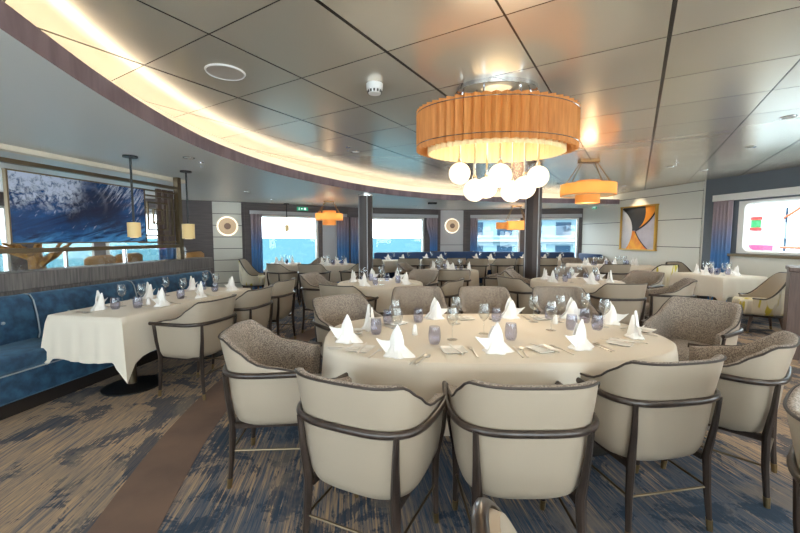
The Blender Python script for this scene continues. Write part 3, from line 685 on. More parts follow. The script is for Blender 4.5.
def ribbon(c_, wd, y):
    P = []
    for i, p in enumerate(c_):
        a = c_[max(i-1, 0)]; b = c_[min(i+1, len(c_)-1)]; dx, dy = b[0]-a[0], b[1]-a[1]; L = math.hypot(dx, dy); P.append((p, (-dy/L*wd, dx/L*wd)))
    flat([(max(0, min(1, p[0]+o[0])), max(0, min(1, p[1]+o[1]))) for p, o in P]+[(max(0, min(1, p[0]-o[0])), max(0, min(1, p[1]-o[1]))) for p, o in reversed(P)], y, 'p_line')
ribbon(rc, .02, .001); ribbon(r2_, .013, .001)
pl = empty('picture_light', tuple(W('p', 2.1, .45, 2.54))); tag(pl, 'ceiling spotlight aimed at the abstract painting', 'spotlight')
q = MB(); q.lathe([(.04, -.012), (.05, 0)], 16); q.build('trim_ring', 'chrome', pl)
sp = spot(0, 0, -.03, 22, (1, .82, .55), 75, .03, pl); 
d_ = Vector(W('p', 2.14, 0, 1.9))-Vector(W('p', 2.1, .45, 2.5)); sp.rotation_euler = d_.to_track_quat('-Z', 'Y').to_euler()

# ------------------------------------------------------------ far banquette
fb = empty('banquette'); tag(fb, 'navy banquette curving below the far windows', 'banquette')
for k, a, b in (('d', .75, 2.86), ('e', .0, .91), ('f', .0, 3.2)):
    X_ = segM(k)
    mb = MB(); mb.X = X_; mb.box(((a+b)/2, -.38, .22), (b-a, .52, .44), bev=.03); mb.build('seat', 'navy', fb, ang=70)
    mb = MB(); mb.X = X_; mb.box(((a+b)/2, -.13, .48), (b-a+.03, .14, .93), bev=.03); mb.build('backrest', 'navy', fb, ang=70)
# banquette return by the painting wall, tufted
mb = MB(); mb.X = segM('p'); mb.box((.55, -.13, .46), (.9, .14, .92), bev=.03); mb.build('backrest', 'navy', fb, ang=70)

# ------------------------------------------------------------ right counter
e = empty('host_counter', (4.45, 4.31, 0), rad(-42)); tag(e, 'brown wood grained counter end at the right edge', 'counter')
mb = MB(); mb.box((.6, .25, .5), (1.2, .5, 1.0)); mb.build('body', 'counter', e)
mb = MB(); mb.box((.6, .25, 1.03), (1.23, .53, .05), bev=.006); mb.build('top', 'counter', e)

# ------------------------------------------------------------ dining chair
def chair_proto():
    root = empty('dining_chair')
    NU = 40
    def plan(t_, s_=1.):
        at_ = abs(t_); sg = 1 if t_ >= 0 else -1
        if at_ < .62:
            a = at_/.62*PI/2; x_ = .285*math.sin(a)**.62; y_ = -.03-.25*max(0, math.cos(a))**.66
        else:
            k_ = (at_-.62)/.38; x_ = .285-.012*k_*k_; y_ = -.03+.23*k_
        return (sg*x_*s_, y_*s_)
    def sm(x): x = max(0, min(1, x)); return x*x*(3-2*x)
    def crest(t_):
        a = abs(t_); return .85-.15*sm((a-.33)/.34)-.035*sm((a-.66)/.34)
    T = [-1+2*i/NU for i in range(NU+1)]
    def row(z_, s_, lean=0, rel=None):
        out = []
        for t_ in T:
            x_, y_ = plan(t_, s_); c_ = crest(t_); zz = z_ if rel is None else (.665+(c_-.665)*z_)
            k_ = max(0, (zz-.665)/.17); out.append((x_*(1+.01*k_), y_-lean*k_*(1 if abs(t_) < .5 else 0.3), zz))
        return out
    rows = [row(.350, .68), row(.353, .77), row(.372, .845), row(.41, .90), row(.50, .95), row(.60, .98), row(.655, .992), row(.3, 1.0, .035, 1), row(.7, 1.0, .035, 1), row(1., .995, .035, 1)]
    sh = MB(); sh.loft([r for r in rows], closed=False, caps=False)
    under = rows[0]; ctr = (0, -.02, .350); sh.add(under+[ctr], [(i, i+1, len(under)) for i in range(len(under)-1)])
    sh.build('shell', 'leather', root, ang=70)
    rin = [row(1., .995, .035, 1), row(1.04, .965, .035, 1), row(1.02, .90, .035, 1), row(.8, .865, .03, 1), row(.3, .84, .02, 1), row(.58, .81), row(.46, .77), row(.42, .75)]
    inn = MB(); inn.loft(rin[::-1], closed=False, caps=False)
    for e_ in (0, NU):   # close the arm fronts
        ids = [r[e_] for r in rows[1:]]+[r[e_] for r in rin[1:]]
        inn.add(ids, [tuple(range(len(ids))) if e_ == 0 else tuple(reversed(range(len(ids))))])
    inn.build('lining', 'tweed', root, ang=70)
    seat = MB(); pts = [plan(t_, .76) for t_ in T[4:-4]]; pts = [(x, y) for x, y in pts]+[(.20, .225), (.16, .25), (-.16, .25), (-.20, .225)]
    def sc2(k_): return [(x*k_, y*k_+.0) for x, y in pts]
    seat.loft([[(x, y, z) for x, y in sc2(k_)] for k_, z in ((.95, .365), (1., .38), (1.02, .43), (1.0, .47), (.94, .49), (.7, .497))]); seat.build('seat', 'tweed', root, ang=60)
    pp = MB(); pp.tube([(x*1.004, y*1.004, z) for x, y, z in rows[-1]], .0055, 6); pp.build('piping', 'piping', root)
    ra = MB(); ra.tube([(x*1.045, y*1.04, .662) for x, y in [plan(t_) for t_ in T]], .01, 10, sq=(.0125, .016)); ra.build('arm_rail', 'dark_wood', root, ang=60)
    def sqr(c_, hx, hy): b_ = .3; return [(c_[0]+hx*a, c_[1]+hy*b, c_[2]) for a, b in ((1, -b_), (1, b_), (b_, 1), (-b_, 1), (-1, b_), (-1, -b_), (-b_, -1), (b_, -1))]
    for sx in (-1, 1):
        pts = [((sx*.222, -.262, .66), .011, .011), ((sx*.214, -.252, .52), .015, .014), ((sx*.205, -.232, .37), .021, .018), ((sx*.212, -.238, .2), .017, .016), ((sx*.222, -.256, 0), .012, .012)]
        lg = MB(); lg.loft([sqr(c_, a, b) for c_, a, b in pts]); l_ = lg.build('leg', 'dark_wood', root)
        q = MB(); q.loft([sqr((sx*.2192, -.2511, .055), .0155, .0155), sqr((sx*.222, -.256, 0), .0125, .0125)]); q.build('leg_cap', 'brass', l_)
        pts = [((sx*.283, .17, .66), .012, .014), ((sx*.262, .168, .50), .015, .017), ((sx*.232, .165, .37), .020, .020), ((sx*.226, .18, .2), .016, .016), ((sx*.226, .20, 0), .012, .012)]
        lg = MB(); lg.loft([sqr(c_, a, b) for c_, a, b in pts]); l_ = lg.build('leg', 'dark_wood', root)
        q = MB(); q.loft([sqr((sx*.226, .194, .055), .0155, .0155), sqr((sx*.226, .20, 0), .0125, .0125)]); q.build('leg_cap', 'brass', l_)
        q = MB(); q.tube([(sx*.212, -.236, .21), (sx*.226, .178, .21)], .006, 8); q.build('stretcher', 'bronze', root)
        q = MB(); q.box((sx*.20, -.03, .352), (.03, .38, .028)); q.build('seat_rail', 'dark_wood', root)
    q = MB(); q.tube([(-.212, -.238, .21), (.212, -.238, .21)], .006, 8); q.build('stretcher', 'bronze', root)
    return root
chair = chair_proto()
def tub_proto():
    root = empty('tub_chair'); NU = 40; T = [-1+2*i/NU for i in range(NU+1)]
    def sm(x): x = max(0, min(1, x)); return x*x*(3-2*x)
    def pl_(t_, s_=1): a = t_*rad(128); return (.33*math.sin(a)*s_, -.30*math.cos(a)*s_)
    def cr(t_): return .87-.36*sm((abs(t_)-.22)/.62)
    def row(z, s_, rel=False): return [(*pl_(t_, s_), (.46+(cr(t_)-.46)*z) if rel else z) for t_ in T]
    rows = [row(.27, .70), row(.285, .85), row(.33, .92), row(.42, .97), row(.2, .985, True), row(.7, 1, True), row(1, 1.0, True)]
    sh = MB(); sh.loft(rows, closed=False, caps=False); sh.add(rows[0]+[(0, .02, .27)], [(i, i+1, NU+1) for i in range(NU)]); sh.build('shell', 'brush', root, ang=70)
    rin = [row(1, 1, True), row(1.0, .87, True), row(.5, .84, True), row(.44, .80), row(.36, .8)]
    inn = MB(); inn.loft(rin[::-1], closed=False, caps=False)
    for e_ in (0, NU):
        ids = [r[e_] for r in rows[1:]]+[r[e_] for r in rin[1:]]; inn.add(ids, [tuple(range(len(ids))) if e_ == 0 else tuple(reversed(range(len(ids))))])
    inn.build('lining', 'leather', root, ang=70)
    pts = [pl_(t_, .86) for t_ in T]+[(.24, .26), (.12, .30), (-.12, .30), (-.24, .26)]
    st = MB(); st.loft([[(x*k_, y*k_, z) for x, y in pts] for k_, z in ((.9, .275), (1, .30), (1.02, .40), (1, .455), (.94, .475), (.6, .48))]); st.build('seat', 'brush', root, ang=60)
    rm = MB(); rm.tube([(x*.99, y*.99, z+.006) for x, y, z in rows[-1]], .01, 8, sq=(.016, .010)); rm.build('top_rim', 'dark_wood', root, ang=60)
    bs = MB(); bs.loft([[(x*k_, y*k_, z) for x, y in pts] for k_, z in ((.98, .25), (.98, .275))]); bs.build('seat_frame', 'dark_wood', root)
    for sx, sy in ((-1, -1), (1, -1), (-1, 1), (1, 1)):
        lg = MB(); lg.loft([[(sx*(.17+.05*q_)+r*math.cos(2*PI*k/10), sy*(.16+.05*q_)+r*math.sin(2*PI*k/10), z) for k in range(10)] for z, r, q_ in ((.25, .024, 0), (.06, .016, .8), (0, .014, 1))]); l_ = lg.build('leg', 'counter', root)
        q = MB(); q.loft([[(sx*(.17+.05*q_)+r*math.cos(2*PI*k/10), sy*(.16+.05*q_)+r*math.sin(2*PI*k/10), z) for k in range(10)] for z, r, q_ in ((.05, .017, .8), (0, .0145, 1))]); q.build('leg_cap', 'brass', l_)
    return root
tub = tub_proto()
def CH(x, y, face, label, group): return place(chair, used, (x, y, 0.0), rad(face-90), label, 'chair', group)
def TUB(x, y, face, label, group='brushstroke patterned tub chairs'): return place(tub, used, (x, y, 0.0), rad(face-90), label, 'chair', group)
gA, gB, gC, gD, gE, gL, gH, gF = ('chairs around the big oval table', 'chairs around the round table behind the big table on the left', 'chairs around the middle far round table', 'chairs around the round table behind the big table on the right',
    'chairs in front of the painting wall', 'chairs along the left banquette table', 'chairs at the left window tables', 'chairs facing the far banquette')
CH(-.11, 1.68, 66, 'cream leather dining chair, leftmost of the near row at the oval table', gA)
CH(.51, 1.66, 90, 'cream leather dining chair, middle of the near row at the oval table', gA)
CH(1.22, 1.93, 100, 'cream leather dining chair, rightmost of the near row at the oval table', gA)
CH(1.90, 2.21, 132, 'cream dining chair at the right end of the oval table, nearer the camera', gA)
CH(-.72, 2.27, 5, 'cream dining chair at the left end of the oval table showing its tweed lining', gA)
CH(-.42, 3.28, -52, 'tweed lined dining chair at the back left of the oval table', gA)
CH(.20, 3.88, -88, 'tweed lined chair behind the oval table, leftmost of the back three', gA)
CH(.90, 3.88, -92, 'tweed lined chair behind the oval table, middle of the back three', gA)
CH(1.68, 3.86, -98, 'tweed lined chair behind the oval table, rightmost of the back three', gA)
CH(2.42, 3.12, 212, 'tweed lined dining chair at the back right of the oval table', gA)
CH(-1.88, 3.44, 167, 'cream dining chair nearest the camera along the left banquette table', gL)
CH(-1.76, 4.14, 170, 'cream dining chair second along the left banquette table', gL)
CH(-1.72, 4.92, 170, 'cream dining chair farthest along the left banquette table', gL)
CH(-.62, 4.55, 62, 'olive cream chair seen from behind, before the left middle round table', gB)
CH(-1.12, 5.60, -15, 'tweed lined chair at the left side of the left middle round table', gB)
CH(.28, 6.08, 235, 'tweed lined chair at the back right of the left middle round table', gB)
CH(.50, 4.98, 150, 'cream chair at the right side of the left middle round table, turned left', gB)
CH(.92, 6.62, 90, 'cream chair seen from behind before the middle far round table', gC)
CH(1.78, 7.02, 160, 'cream chair at the right side of the middle far round table, turned left', gC)
CH(.28, 7.9, -20, 'tweed lined chair at the left side of the middle far round table', gC)
CH(.95, 8.35, -88, 'tweed lined chair behind the middle far round table', gC)
CH(1.72, 5.30, 22, 'cream chair at the left front of the right middle round table', gD)
CH(2.02, 6.12, -28, 'tweed lined chair at the left back of the right middle round table near the column', gD)
CH(2.68, 4.72, 92, 'cream chair seen squarely from behind before the right middle round table', gD)
CH(3.50, 4.98, 152, 'cream chair at the right front of the right middle round table', gD)
CH(3.72, 5.92, 205, 'tweed lined chair at the right back of the right middle round table', gD)
CH(3.02, 6.62, -105, 'tweed lined chair at the back of the right middle round table', gD)
CH(4.42, 7.90, 85, 'cream chair left of the tub chairs before the painting wall table', gE)
TUB(5.08, 7.45, 100, 'yellow brushstroke tub chair before the painting, left of two')
TUB(5.80, 7.72, 285, 'yellow brushstroke tub chair before the painting, right of two')
CH(4.50, 9.75, -85, 'tweed lined chair behind the painting wall table, left one', gE)
CH(5.12, 9.70, -100, 'tweed lined chair behind the painting wall table, right one', gE)
TUB(5.36, 5.58, 155, 'yellow brushstroke tub chair beside the white table under the right window')
TUB(-3.50, 9.0, 5, 'pale tub chair by the left window curtain')
CH(-1.80, 7.95, 80, 'cream chair seen from behind before the left window tables, right one', gH)
CH(-2.46, 8.02, 50, 'cream chair seen from behind before the left window tables, left one', gH)
CH(-2.15, 9.62, 230, 'tweed lined chair beside the table at the left far window', gH)
CH(-.98, 8.25, 150, 'cream chair turned left just behind the left column', gH)
for i, (x, y, f_, lb) in enumerate(((-.72, 9.95, 85, 'half hidden cream chair just right of the left column'), (.22, 10.0, 92, 'first cream chair right of the left column, facing the far banquette'), (.85, 10.05, 88, 'cream chair facing the far banquette below the left curtain of the round sconce panel'), (1.46, 10.2, 95, 'cream chair facing the far banquette right below the round sconce'),
                                  (2.02, 9.95, 80, 'cream chair facing the far banquette below the cluster pendant, left one'), (2.72, 10.0, 92, 'cream chair facing the far banquette below the cluster pendant, right one'), (3.30, 10.1, 90, 'cream chair facing the far banquette behind the right column'), (3.85, 10.1, 88, 'rightmost cream chair facing the far banquette'))):
    CH(x, y, f_, lb, gF)
# two chairs of the next table that only reach into the frame edge
TUB(.44, .585, 12, 'patterned tub chair whose rim just shows at the bottom edge')
CH(1.555, 1.04, -52, 'cream chair cut off at the lower right edge', 'chairs of the nearest table')

# ------------------------------------------------------------ tables and cloths
def outline_super(a, b, n=96, e=2.6):
    out = []
    for i in range(n):
        t_ = 2*PI*i/n; c_, s_ = math.cos(t_), math.sin(t_); out.append((a*math.copysign(abs(c_)**(2/e), c_), b*math.copysign(abs(s_)**(2/e), s_)))
    return out
def outline_rect(a, b, n=24, r=.02):
    out = []
    cs = [(a, -b), (a, b), (-a, b), (-a, -b)]
    for i in range(4):
        p, q = cs[i], cs[(i+1) % 4]
        for j in range(n): t_ = j/n; out.append((p[0]+(q[0]-p[0])*t_, p[1]+(q[1]-p[1])*t_))
    return out
def cloth(pts, drop, amp, waves, corner=0., seed=0, ztop=.752, flare=.035, amax=None):
    rr = random.Random(seed); n = len(pts); mb = MB(); ph = rr.random()*6; ph2 = rr.random()*6
    nrm = []
    for i in range(n):
        a, b = pts[i-1], pts[(i+1) % n]; dx, dy = b[0]-a[0], b[1]-a[1]; L = math.hypot(dx, dy) or 1; nrm.append((dy/L, -dx/L))
    A = max(abs(p[0]) for p in pts); B = max(abs(p[1]) for p in pts)
    rings = [[(p[0]*.0+0, p[1]*0, ztop) for p in pts]] if 0 else []
    for k_, zz in ((.6, 0), (.985, 0), (1, -.004)): rings.append([(p[0]*k_, p[1]*k_, ztop+zz) for p in pts])
    for q in (.12, .3, .5, .7, .85, 1.):
        ring = []
        for i, p in enumerate(pts):
            cf = (min(1, abs(p[0])/A)*min(1, abs(p[1])/B)) ** (14 if corner else 3); u_ = i/n*2*PI
            wv = math.sin(u_*waves+ph)*.6+math.sin(u_*(waves*1.7)+ph2)*.4
            d = drop*(1+.06*math.sin(u_*3+ph))+corner*cf
            o_ = (.006+flare*q+amp*q*wv+(corner*.16*q*cf))
            cx_ = nrm[i][0]+(math.copysign(.7, p[0])*cf if corner else 0); cy_ = nrm[i][1]+(math.copysign(.7, p[1])*cf if corner else 0)
            ring.append((p[0]+cx_*o_, p[1]+cy_*o_, ztop-.004-d*q))
        rings.append(ring)
    mb.loft(rings, caps=False); mb.add(rings[0], [tuple(range(n))]); return mb
def table(kind, x, y, rz, a, b, label, clabel, drop=.33, amp=.012, waves=13, corner=0., seed=1, flare=.02):
    e = empty('dining_table', (x, y, 0), rad(rz)); tag(e, label, 'table', 'dining tables')
    pts = outline_rect(a, b) if kind == 'rect' else outline_super(a, b, e=2.0 if kind == 'round' else 2.7)
    top = MB(); top.loft([[(p[0]*.985, p[1]*.985, z) for p in pts] for z in (.715, .745)]); top.build('table_top', 'counter', e)
    xs = [0] if a < .75 and b < .8 else ([-.55*a, .55*a] if a >= b else [0])
    ys = [-.55*b, .55*b] if (b > a and b > .8) else [0]
    for px in xs:
        for py in ys:
            q = MB(); q.lathe([(.04, .03), (.038, .715)], 16, (px, py, 0)); q.build('pedestal', 'bronze', e)
            q = MB(); q.lathe([(.24, 0), (.24, .012), (.05, .035)], 28, (px, py, 0)); q.build('base', 'black', e)
    c = cloth(pts, drop, amp, waves, corner, seed, flare=flare).build('tablecloth', 'linen', ang=70)
    c.location = (x, y, 0); c.rotation_euler = (0, 0, rad(rz)); tag(c, clabel, 'tablecloth', 'white tablecloths'); return e
table('oval', .62, 2.55, 1.5, 1.11, .64, 'big oval dining table in the middle foreground', 'white cloth over the big oval table in the foreground', .36, .014, 15, 0, 3)
la_ = math.degrees(la)-90
table('rect', -2.43, 3.98, la_, .36, .92, 'long rectangular table beside the blue velvet banquette', 'white cloth over the long table by the blue banquette', .36, .010, 20, .17, 5)
table('round', -.28, 5.38, 0, .60, .60, 'round table behind the oval table on the left', 'white cloth over the round table behind the oval one at left', .3, .02, 11, 0, 8)
table('round', .98, 7.45, 0, .55, .55, 'round table in the middle distance between the columns', 'white cloth over the round table in the middle distance', .45, .02, 11, 0, 9)
table('round', 2.62, 5.62, 0, .64, .60, 'round table behind the oval table on the right', 'white cloth over the round table behind the oval one at right', .3, .02, 11, 0, 10)
table('rect', 4.85, 8.75, -20, .9, .40, 'long table before the painting wall', 'white cloth over the long table before the painting wall', .3, .012, 14, .12, 11)
table('rect', 5.52, 6.58, 10, .43, .46, 'square table under the bright right window', 'white cloth over the square table under the right window', .33, .01, 12, .2, 12)
table('rect', -2.82, 9.25, 10, .36, .36, 'small table at the left far window', 'white cloth over the small table at the left far window', .5, .01, 12, .1, 13)
table('round', -1.55, 8.95, 0, .52, .5, 'round table before the left far curtain', 'white cloth over the round table left of the left column', .35, .015, 11, 0, 14)
FT = [(-.12, 10.72, 10, 'white clothed table at the far banquette, just right of the left column'), (.98, 10.95, 6, 'white clothed table at the far banquette below the left of the sconce'), (2.45, 11.1, -8, 'white clothed table at the far banquette below the cluster pendant'),
      (3.38, 11.0, -10, 'white clothed table at the far banquette left behind the right column'), (4.35, 10.8, -10, 'white clothed table at the far banquette near the painting wall')]
for i, (x, y, rz, lb) in enumerate(FT):
    table('rect', x, y-.06, rz, .36, .30, lb.replace('white clothed table', 'small table'), lb.replace('white clothed table', 'white cloth over the small table'), .29, .01, 12, .08, 20+i)

# ------------------------------------------------------------ table ware
def napkin_proto():
    """linen napkin folded into a peaked hat with side wings"""
    root = empty('folded_napkin')
    def petal(h, w, bow, tilt, yaw, y0, z0=.004):
        mb = MB(); rings = []; n = 9
        for i in range(n):
            f_ = i/(n-1); z = h*f_; ww = w*max(.02, math.sin(PI*(.28+.72*f_))**.8) if f_ < 1 else w*.02
            ring = []
            for j in range(9):
                u_ = j/8*2-1; ring.append((ww*u_, bow*(u_*u_-1)*(1-f_*.6)+z*tilt, z))
            ring += [(p[0], p[1]+.004+.006*(1-abs(p[0])/(ww+1e-6))*(1-f_), p[2]) for p in reversed(ring)]
            rings.append(ring)
        mb.X = Matrix.Translation((0, y0, z0)) @ Matrix.Rotation(yaw, 4, 'Z'); mb.loft(rings); return mb
    def leaf(P, th=.004):   # a thin folded sheet from rows of points, front and back skins
        mb = MB(); rings = []
        for row in P:
            c_ = [sum(p[k] for p in row)/len(row) for k in range(3)]
            rings.append([tuple(p) for p in row]+[(p[0], p[1]+th, p[2]) for p in reversed(row)])
        mb.loft(rings); return mb
    def blade(h, w, bow, lean, y0, ridge=.012):
        rows = []
        for i in range(9):
            f_ = i/8; z = .003+h*f_; ww = w*(.80+.9*f_-1.0*f_*f_*1.68) if f_ < .999 else w*.02; ww = max(ww, w*.02)
            rows.append([(ww*u_+lean*f_, y0+bow*(u_*u_-1)*(1-f_*.7)-(ridge*(1-abs(u_)) if abs(u_) < .3 else 0)*(1-f_), z) for u_ in (-1, -.75, -.5, -.2, 0, .2, .5, .75, 1)])
        return leaf(rows)
    blade(.17, .046, .026, .006, .0).build('peak_fold', 'napkin', root, ang=25)
    blade(.145, .044, -.022, -.014, .014, -.01).build('peak_fold', 'napkin', root, ang=25)
    # long wing pointing out to one side, drooping skirt to the other
    leaf([[(-.02, -.02, .004), (-.03, -.01, .05), (-.02, .0, .085)], [(-.055, -.018, .018), (-.06, -.008, .052), (-.055, .0, .08)], [(-.09, -.012, .055), (-.092, -.008, .066), (-.088, .0, .080)], [(-.118, -.004, .088), (-.118, -.003, .089), (-.118, -.002, .090)]]).build('wing_fold', 'napkin', root, ang=25)
    leaf([[(.015, -.03, .002), (.022, -.015, .055), (.02, .0, .09)], [(.05, -.03, .002), (.045, -.014, .04), (.045, .004, .06)], [(.085, -.018, .002), (.078, -.008, .02), (.072, .008, .032)], [(.108, .0, .001), (.106, .004, .004), (.10, .010, .008)]]).build('wing_fold', 'napkin', root, ang=25)
    mb = MB(); n = 28
    mb.loft([[(R_*(1+.16*math.sin(k*5*2*PI/n+1)*q_)*math.cos(2*PI*k/n), .72*R_*(1+.16*math.sin(k*5*2*PI/n+1)*q_)*math.sin(2*PI*k/n), z) for k in range(n)] for R_, z, q_ in ((.068, 0, 1), (.070, .006, 1), (.052, .022, .7), (.036, .05, .3), (.020, .075, 0))]); mb.build('base_fold', 'napkin', root, ang=25)
    return root
def wine_proto():
    root = empty('wine_glass')
    q = MB(); q.lathe([(.034, 0), (.034, .002), (.006, .006), (.0035, .02), (.0035, .085), (.008, .092)], 20); q.build('stem', 'glass', root)
    q = MB(); q.lathe([(.006, .090), (.024, .105), (.036, .13), (.038, .15), (.034, .18), (.030, .205), (.0288, .205), (.033, .18), (.0368, .15), (.0348, .131), (.023, .107), (.003, .094)], 22, caps=False); q.build('bowl', 'glass', root); return root
def tumbler_proto():
    o = MB().lathe([(.0001, 0), (.028, .0), (.035, .015), (.0385, .045), (.036, .08), (.032, .105), (.0308, .105), (.0345, .08), (.0368, .045), (.0335, .017), (.026, .006), (.0001, .006)], 22, caps=False).build('tumbler', 'blue_glass', ang=60); return o
def flatp(mb, poly, z0=.0, z1=.002, rot=0, off=(0, 0)):
    c_, s_ = math.cos(rot), math.sin(rot); mb.prism([(x*c_-y*s_+off[0], x*s_+y*c_+off[1]) for x, y in poly], z0, z1); return mb
def fork_proto():
    mb = MB(); mb.loft([[(-.004, -.1, 0), (.004, -.1, 0), (.004, -.1, .003), (-.004, -.1, .003)], [(-.0055, -.09, 0), (.0055, -.09, 0), (.0055, -.09, .004), (-.0055, -.09, .004)], [(-.003, .02, .004), (.003, .02, .004), (.003, .02, .007), (-.003, .02, .007)], [(-.012, .045, .0), (.012, .045, .0), (.012, .045, .003), (-.012, .045, .003)], [(-.012, .055, .0), (.012, .055, .0), (.012, .055, .003), (-.012, .055, .003)]])
    for x in (-.0105, -.0035, .0035, .0105): mb.box((x, .075, .003), (.003, .042, .002))
    return mb.build('fork', 'steel')
def knife_proto():
    mb = MB(); mb.box((0, -.06, .003), (.010, .09, .006), bev=.002); mb.prism([(-.006, -.015), (.006, -.015), (.008, .04), (.006, .09), (.0, .11), (-.006, .1)], .002, .0035); return mb.build('knife', 'steel')
def spoon_proto():
    mb = MB(); mb.loft([[(-.005, -.095, 0), (.005, -.095, 0), (.005, -.095, .003), (-.005, -.095, .003)], [(-.003, .03, .004), (.003, .03, .004), (.003, .03, .006), (-.003, .03, .006)]])
    mb.loft([[(.019*r*math.cos(2*PI*k/16), .055+.028*r*math.sin(2*PI*k/16), z) for k in range(16)] for r, z in ((.3, .0), (.8, .002), (1, .007), (.93, .007), (.7, .004))]); return mb.build('spoon', 'steel')
def plate_proto():
    mb = MB(); n = 8
    def rsq(h, z, w=1.): 
        r = .012; return [(sx*(h*w-r)+r*math.cos(rad(a0+45*i)), sy*(h-r)+r*math.sin(rad(a0+45*i)), z) for sx, sy, a0 in ((1, 1, 0), (-1, 1, 90), (-1, -1, 180), (1, -1, 270)) for i in range(3)]
    mb.loft([rsq(.05, 0), rsq(.055, .001), rsq(.07, .010), rsq(.068, .0115), rsq(.054, .004), rsq(.03, .0035)]); return mb.build('bread_plate', 'china', ang=50)
def shaker_proto():
    root = empty('salt_shaker'); q = MB(); q.lathe([(.018, 0), (.020, .004), (.016, .04), (.013, .055)], 18); q.build('body', 'china', root)
    q = MB(); q.lathe([(.0135, .055), (.013, .064), (.006, .070)], 18); q.build('cap', 'china', root); return root
napkin, wine, tumbler, fork, knife, spoon, plate, shaker = napkin_proto(), wine_proto(), tumbler_proto(), fork_proto(), knife_proto(), spoon_proto(), plate_proto(), shaker_proto()
ZT = .7535
def put(p, x, y, rz, label, cat, group, z=ZT): return place(p, used, (x, y, z), rz, label, cat, group)
def setting(nx, ny, face, where, G, full=True, tumb=None, win=None, jit=0):
    """face = direction (degrees) the sitter looks; (nx, ny) the napkin spot"""
    a = rad(face-90); ca, sa = math.cos(a), math.sin(a)
    def at(dx, dy): return (nx+dx*ca-dy*sa, ny+dx*sa+dy*ca)
    put(napkin, nx, ny, a+jit, 'white peaked napkin '+where, 'napkin', 'folded napkins on '+G)
    x, y = win or at(.16, .20); put(wine, x, y, a, 'clear stemmed wine glass '+where, 'wine glass', 'wine glasses on '+G)
    x, y = tumb or at(.07, .17); put(tumbler, x, y, a, 'smoky blue tumbler '+where, 'tumbler', 'tumblers on '+G)
    if full:
        x, y = at(-.125, .0); put(fork, x, y, a+.05, 'steel dinner fork '+where, 'fork', 'forks on '+G)
        x, y = at(.125, .0); put(knife, x, y, a-.04, 'steel dinner knife '+where, 'knife', 'knives on '+G)
        x, y = at(.155, .0); put(spoon, x, y, a-.06, 'steel soup spoon '+where, 'spoon', 'spoons on '+G)
        if full > 1:
            x, y = at(-.235, .02); put(plate, x, y, a+.1, 'small square white bread plate '+where, 'bread plate', 'bread plates on '+G)
            put(knife, x+.01*ca, y+.01*sa, a+.25, 'butter knife on the bread plate '+where, 'knife', 'butter knives on '+G, ZT+.0115)
GA = 'the big oval table'
for nx, ny, f_, wh, tb, wn, ji in (
    (-.33, 2.31, 4, 'at the left end seat of the oval table', (-.16, 2.50), (-.02, 2.36), 1.2),
    (-.22, 2.66, -50, 'at the back left corner seat of the oval table', (-.09, 2.80), (-.03, 2.66), .9),
    (-.02, 2.03, 66, 'before the left near chair of the oval table', (.21, 2.27), (.33, 2.36), .1),
    (.28, 2.98, -88, 'before the leftmost back chair of the oval table', (.14, 2.86), (.42, 2.80), 0),
    (.54, 2.10, 90, 'before the middle near chair of the oval table', (.70, 2.36), (.56, 2.50), 0),
    (.88, 3.00, -92, 'before the middle back chair of the oval table', (.74, 2.88), (1.02, 2.86), 0),
    (1.36, 2.98, -98, 'before the rightmost back chair of the oval table', (1.18, 2.96), (1.22, 2.86), 0),
    (1.05, 2.17, 104, 'before the right near chair of the oval table', (1.20, 2.62), (1.05, 2.60), .1),
    (1.57, 2.80, 212, 'at the back right corner seat of the oval table', (1.40, 2.84), (1.46, 2.96), .4),
    (1.52, 2.42, 135, 'at the right end near seat of the oval table', (1.38, 2.62), (1.47, 2.70), .5)):
    setting(nx, ny, f_, wh, GA, 2, tb, wn, ji)
put(shaker, .10, 2.48, 0, 'white salt shaker left of centre on the oval table', 'salt shaker', 'salt shakers on the tables')
put(shaker, 1.16, 2.80, 0, 'white salt shaker right of centre on the oval table', 'salt shaker', 'salt shakers on the tables')
GL = 'the long banquette table'
for nx, ny, f_, wh, ji in ((-2.69, 3.36, -13, 'on the bench side, nearest end of the banquette table', .3), (-2.67, 4.0, -13, 'on the bench side, middle of the banquette table', .2), (-2.55, 4.62, -13, 'on the bench side, far end of the banquette table', .1),
                       (-2.24, 3.54, 167, 'before the nearest chair of the banquette table', 0), (-2.14, 4.05, 167, 'before the second chair of the banquette table', .2), (-2.04, 4.58, 167, 'before the farthest chair of the banquette table', -.2)):
    setting(nx, ny, f_, wh, GL, 1, (nx+.13, ny+.02) if f_ < 0 else (nx-.16, ny-.10), (nx+.09, ny+.16) if f_ < 0 else (nx-.20, ny+.02), ji)
put(shaker, -2.42, 3.62, 0, 'white salt shaker on the long banquette table', 'salt shaker', 'salt shakers on the tables')
def ring(cx, cy, ra, rb, angs, wh, G, full=False):
    names = {}
    for i, d in enumerate(angs):
        a = rad(d); nm = DIRN[int(((d+22.5) % 360)//45)]
        setting(cx+ra*math.cos(a), cy+rb*math.sin(a), d+180, 'on the %s side of %s' % (nm, wh), G, full, None, None, random.uniform(-.4, .4))
DIRN = ['right', 'back right', 'back', 'back left', 'left', 'front left', 'front', 'front right']
ring(-.28, 5.38, .42, .42, (62+180, 165, 55, 330, 110), 'the left middle round table', 'the left middle round table', 1)
ring(.98, 7.45, .38, .38, (270, 340, 145, 90), 'the middle far round table', 'the middle far round table')
ring(2.62, 5.62, .45, .42, (202, 152, 272, 332, 25, 75), 'the right middle round table', 'the right middle round table', 1)
ring(4.85, 8.75, .6, .2, (160, 200, 270, 340, 20, 90), 'the long painting wall table', 'the long painting wall table')
ring(5.52, 6.58, .30, .28, (200, 135, 290, 20, 70), 'the square right window table', 'the square right window table')
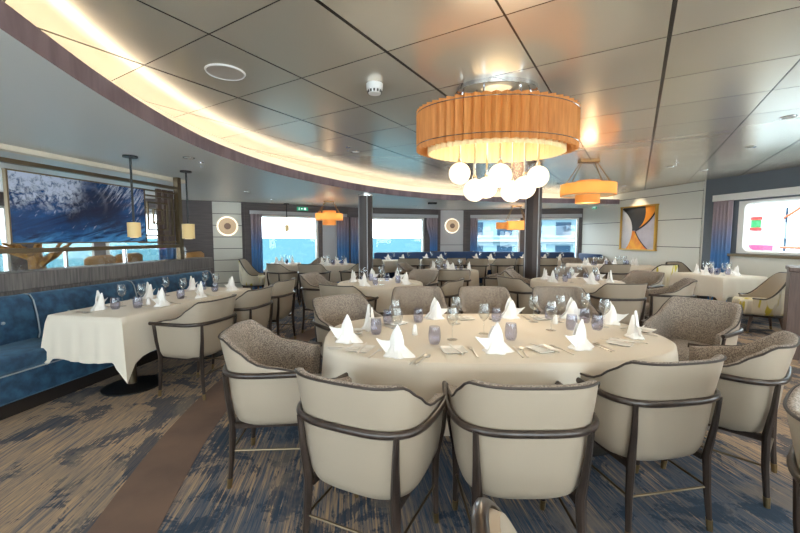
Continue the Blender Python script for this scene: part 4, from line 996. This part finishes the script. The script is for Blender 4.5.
ring(-2.82, 9.25, .2, .2, (180, 0, 270), 'the small left window table', 'the small left window table')
ring(-1.55, 8.95, .34, .32, (250, 330, 160, 90), 'the round left window table', 'the round left window table')
ords = ['first', 'second', 'third', 'fourth', 'fifth']
for i, (x, y, rz, lb) in enumerate(FT):
    for sx, wd in ((-.22, 'left'), (.2, 'right')):
        setting(x+sx, y-.05*sx, 90, 'on the %s of the %s far banquette table from the left' % (wd, ords[i]), 'the far banquette tables', False)

# ------------------------------------------------------------ outside the windows
mb = MB(); mb.box((0, 1512, -7.05), (5000, 3000, .1)); tag(mb.build('sea', 'sea'), 'turquoise sea seen through the far windows', 'sea', kind='stuff')
sh = empty('cruise_ship', (0, 0, 0)); tag(sh, 'pale ship with balcony rows outside the far right windows', 'ship')
mb = MB(); mb.box((26, 47, 1), (40, 8, 16)); mb.build('hull', 'hull', sh)
mb = MB()
for j in range(5):
    mb.box((26, 42.8, -4.2+2.6*j), (40, .6, .22)); mb.box((26, 42.5, -3.7+2.6*j), (40, .08, .12))
mb.build('balcony_rail', 'deck', sh)
for j in range(4):
    for i in range(11):
        q = MB(); q.box((8.5+3.3*i, 42.98, -2.9+2.6*j), (1.7, .1, 1.5)); q.build('cabin_window', 'hullwin', sh)
qb = empty('quay_building'); tag(qb, 'white quay building outside the right window', 'building')
mb = MB(); mb.box((34, 21, 5.97), (8, 42, 25.9)); mb.build('wall', 'quay', qb)
e = MB(); e.box((29.62, 31.4, .45), (.8, 1.6, .6)); tag(e.build('shipping_container', 'pinkbox'), 'pink container outside the right window', 'container')
e = empty('dock_sign'); tag(e, 'green dock panel with red ends outside the right window', 'dock panel')
q = MB(); q.box((29.8, 32.0, 2.5), (.4, .5, .62)); q.build('panel', 'greenm', e); q = MB(); q.box((29.8, 32.0, 2.95), (.42, .7, .26)); q.box((29.8, 32.0, 2.05), (.42, .7, .26)); q.build('band', 'redm', e)
e = empty('dock_crane'); tag(e, 'orange crane boom outside the right window', 'crane')
q = MB(); q.tube([(29, 28.9, 2.8), (29, 23.5, 6.2)], .09); q.tube([(29, 29, .62), (29, 23, .6)], .1); q.build('boom', 'orangem', e)
q = MB(); q.tube([(29, 28.7, 3.6), (29, 28.7, .2)], .07); q.build('mast', 'hullwin', e)
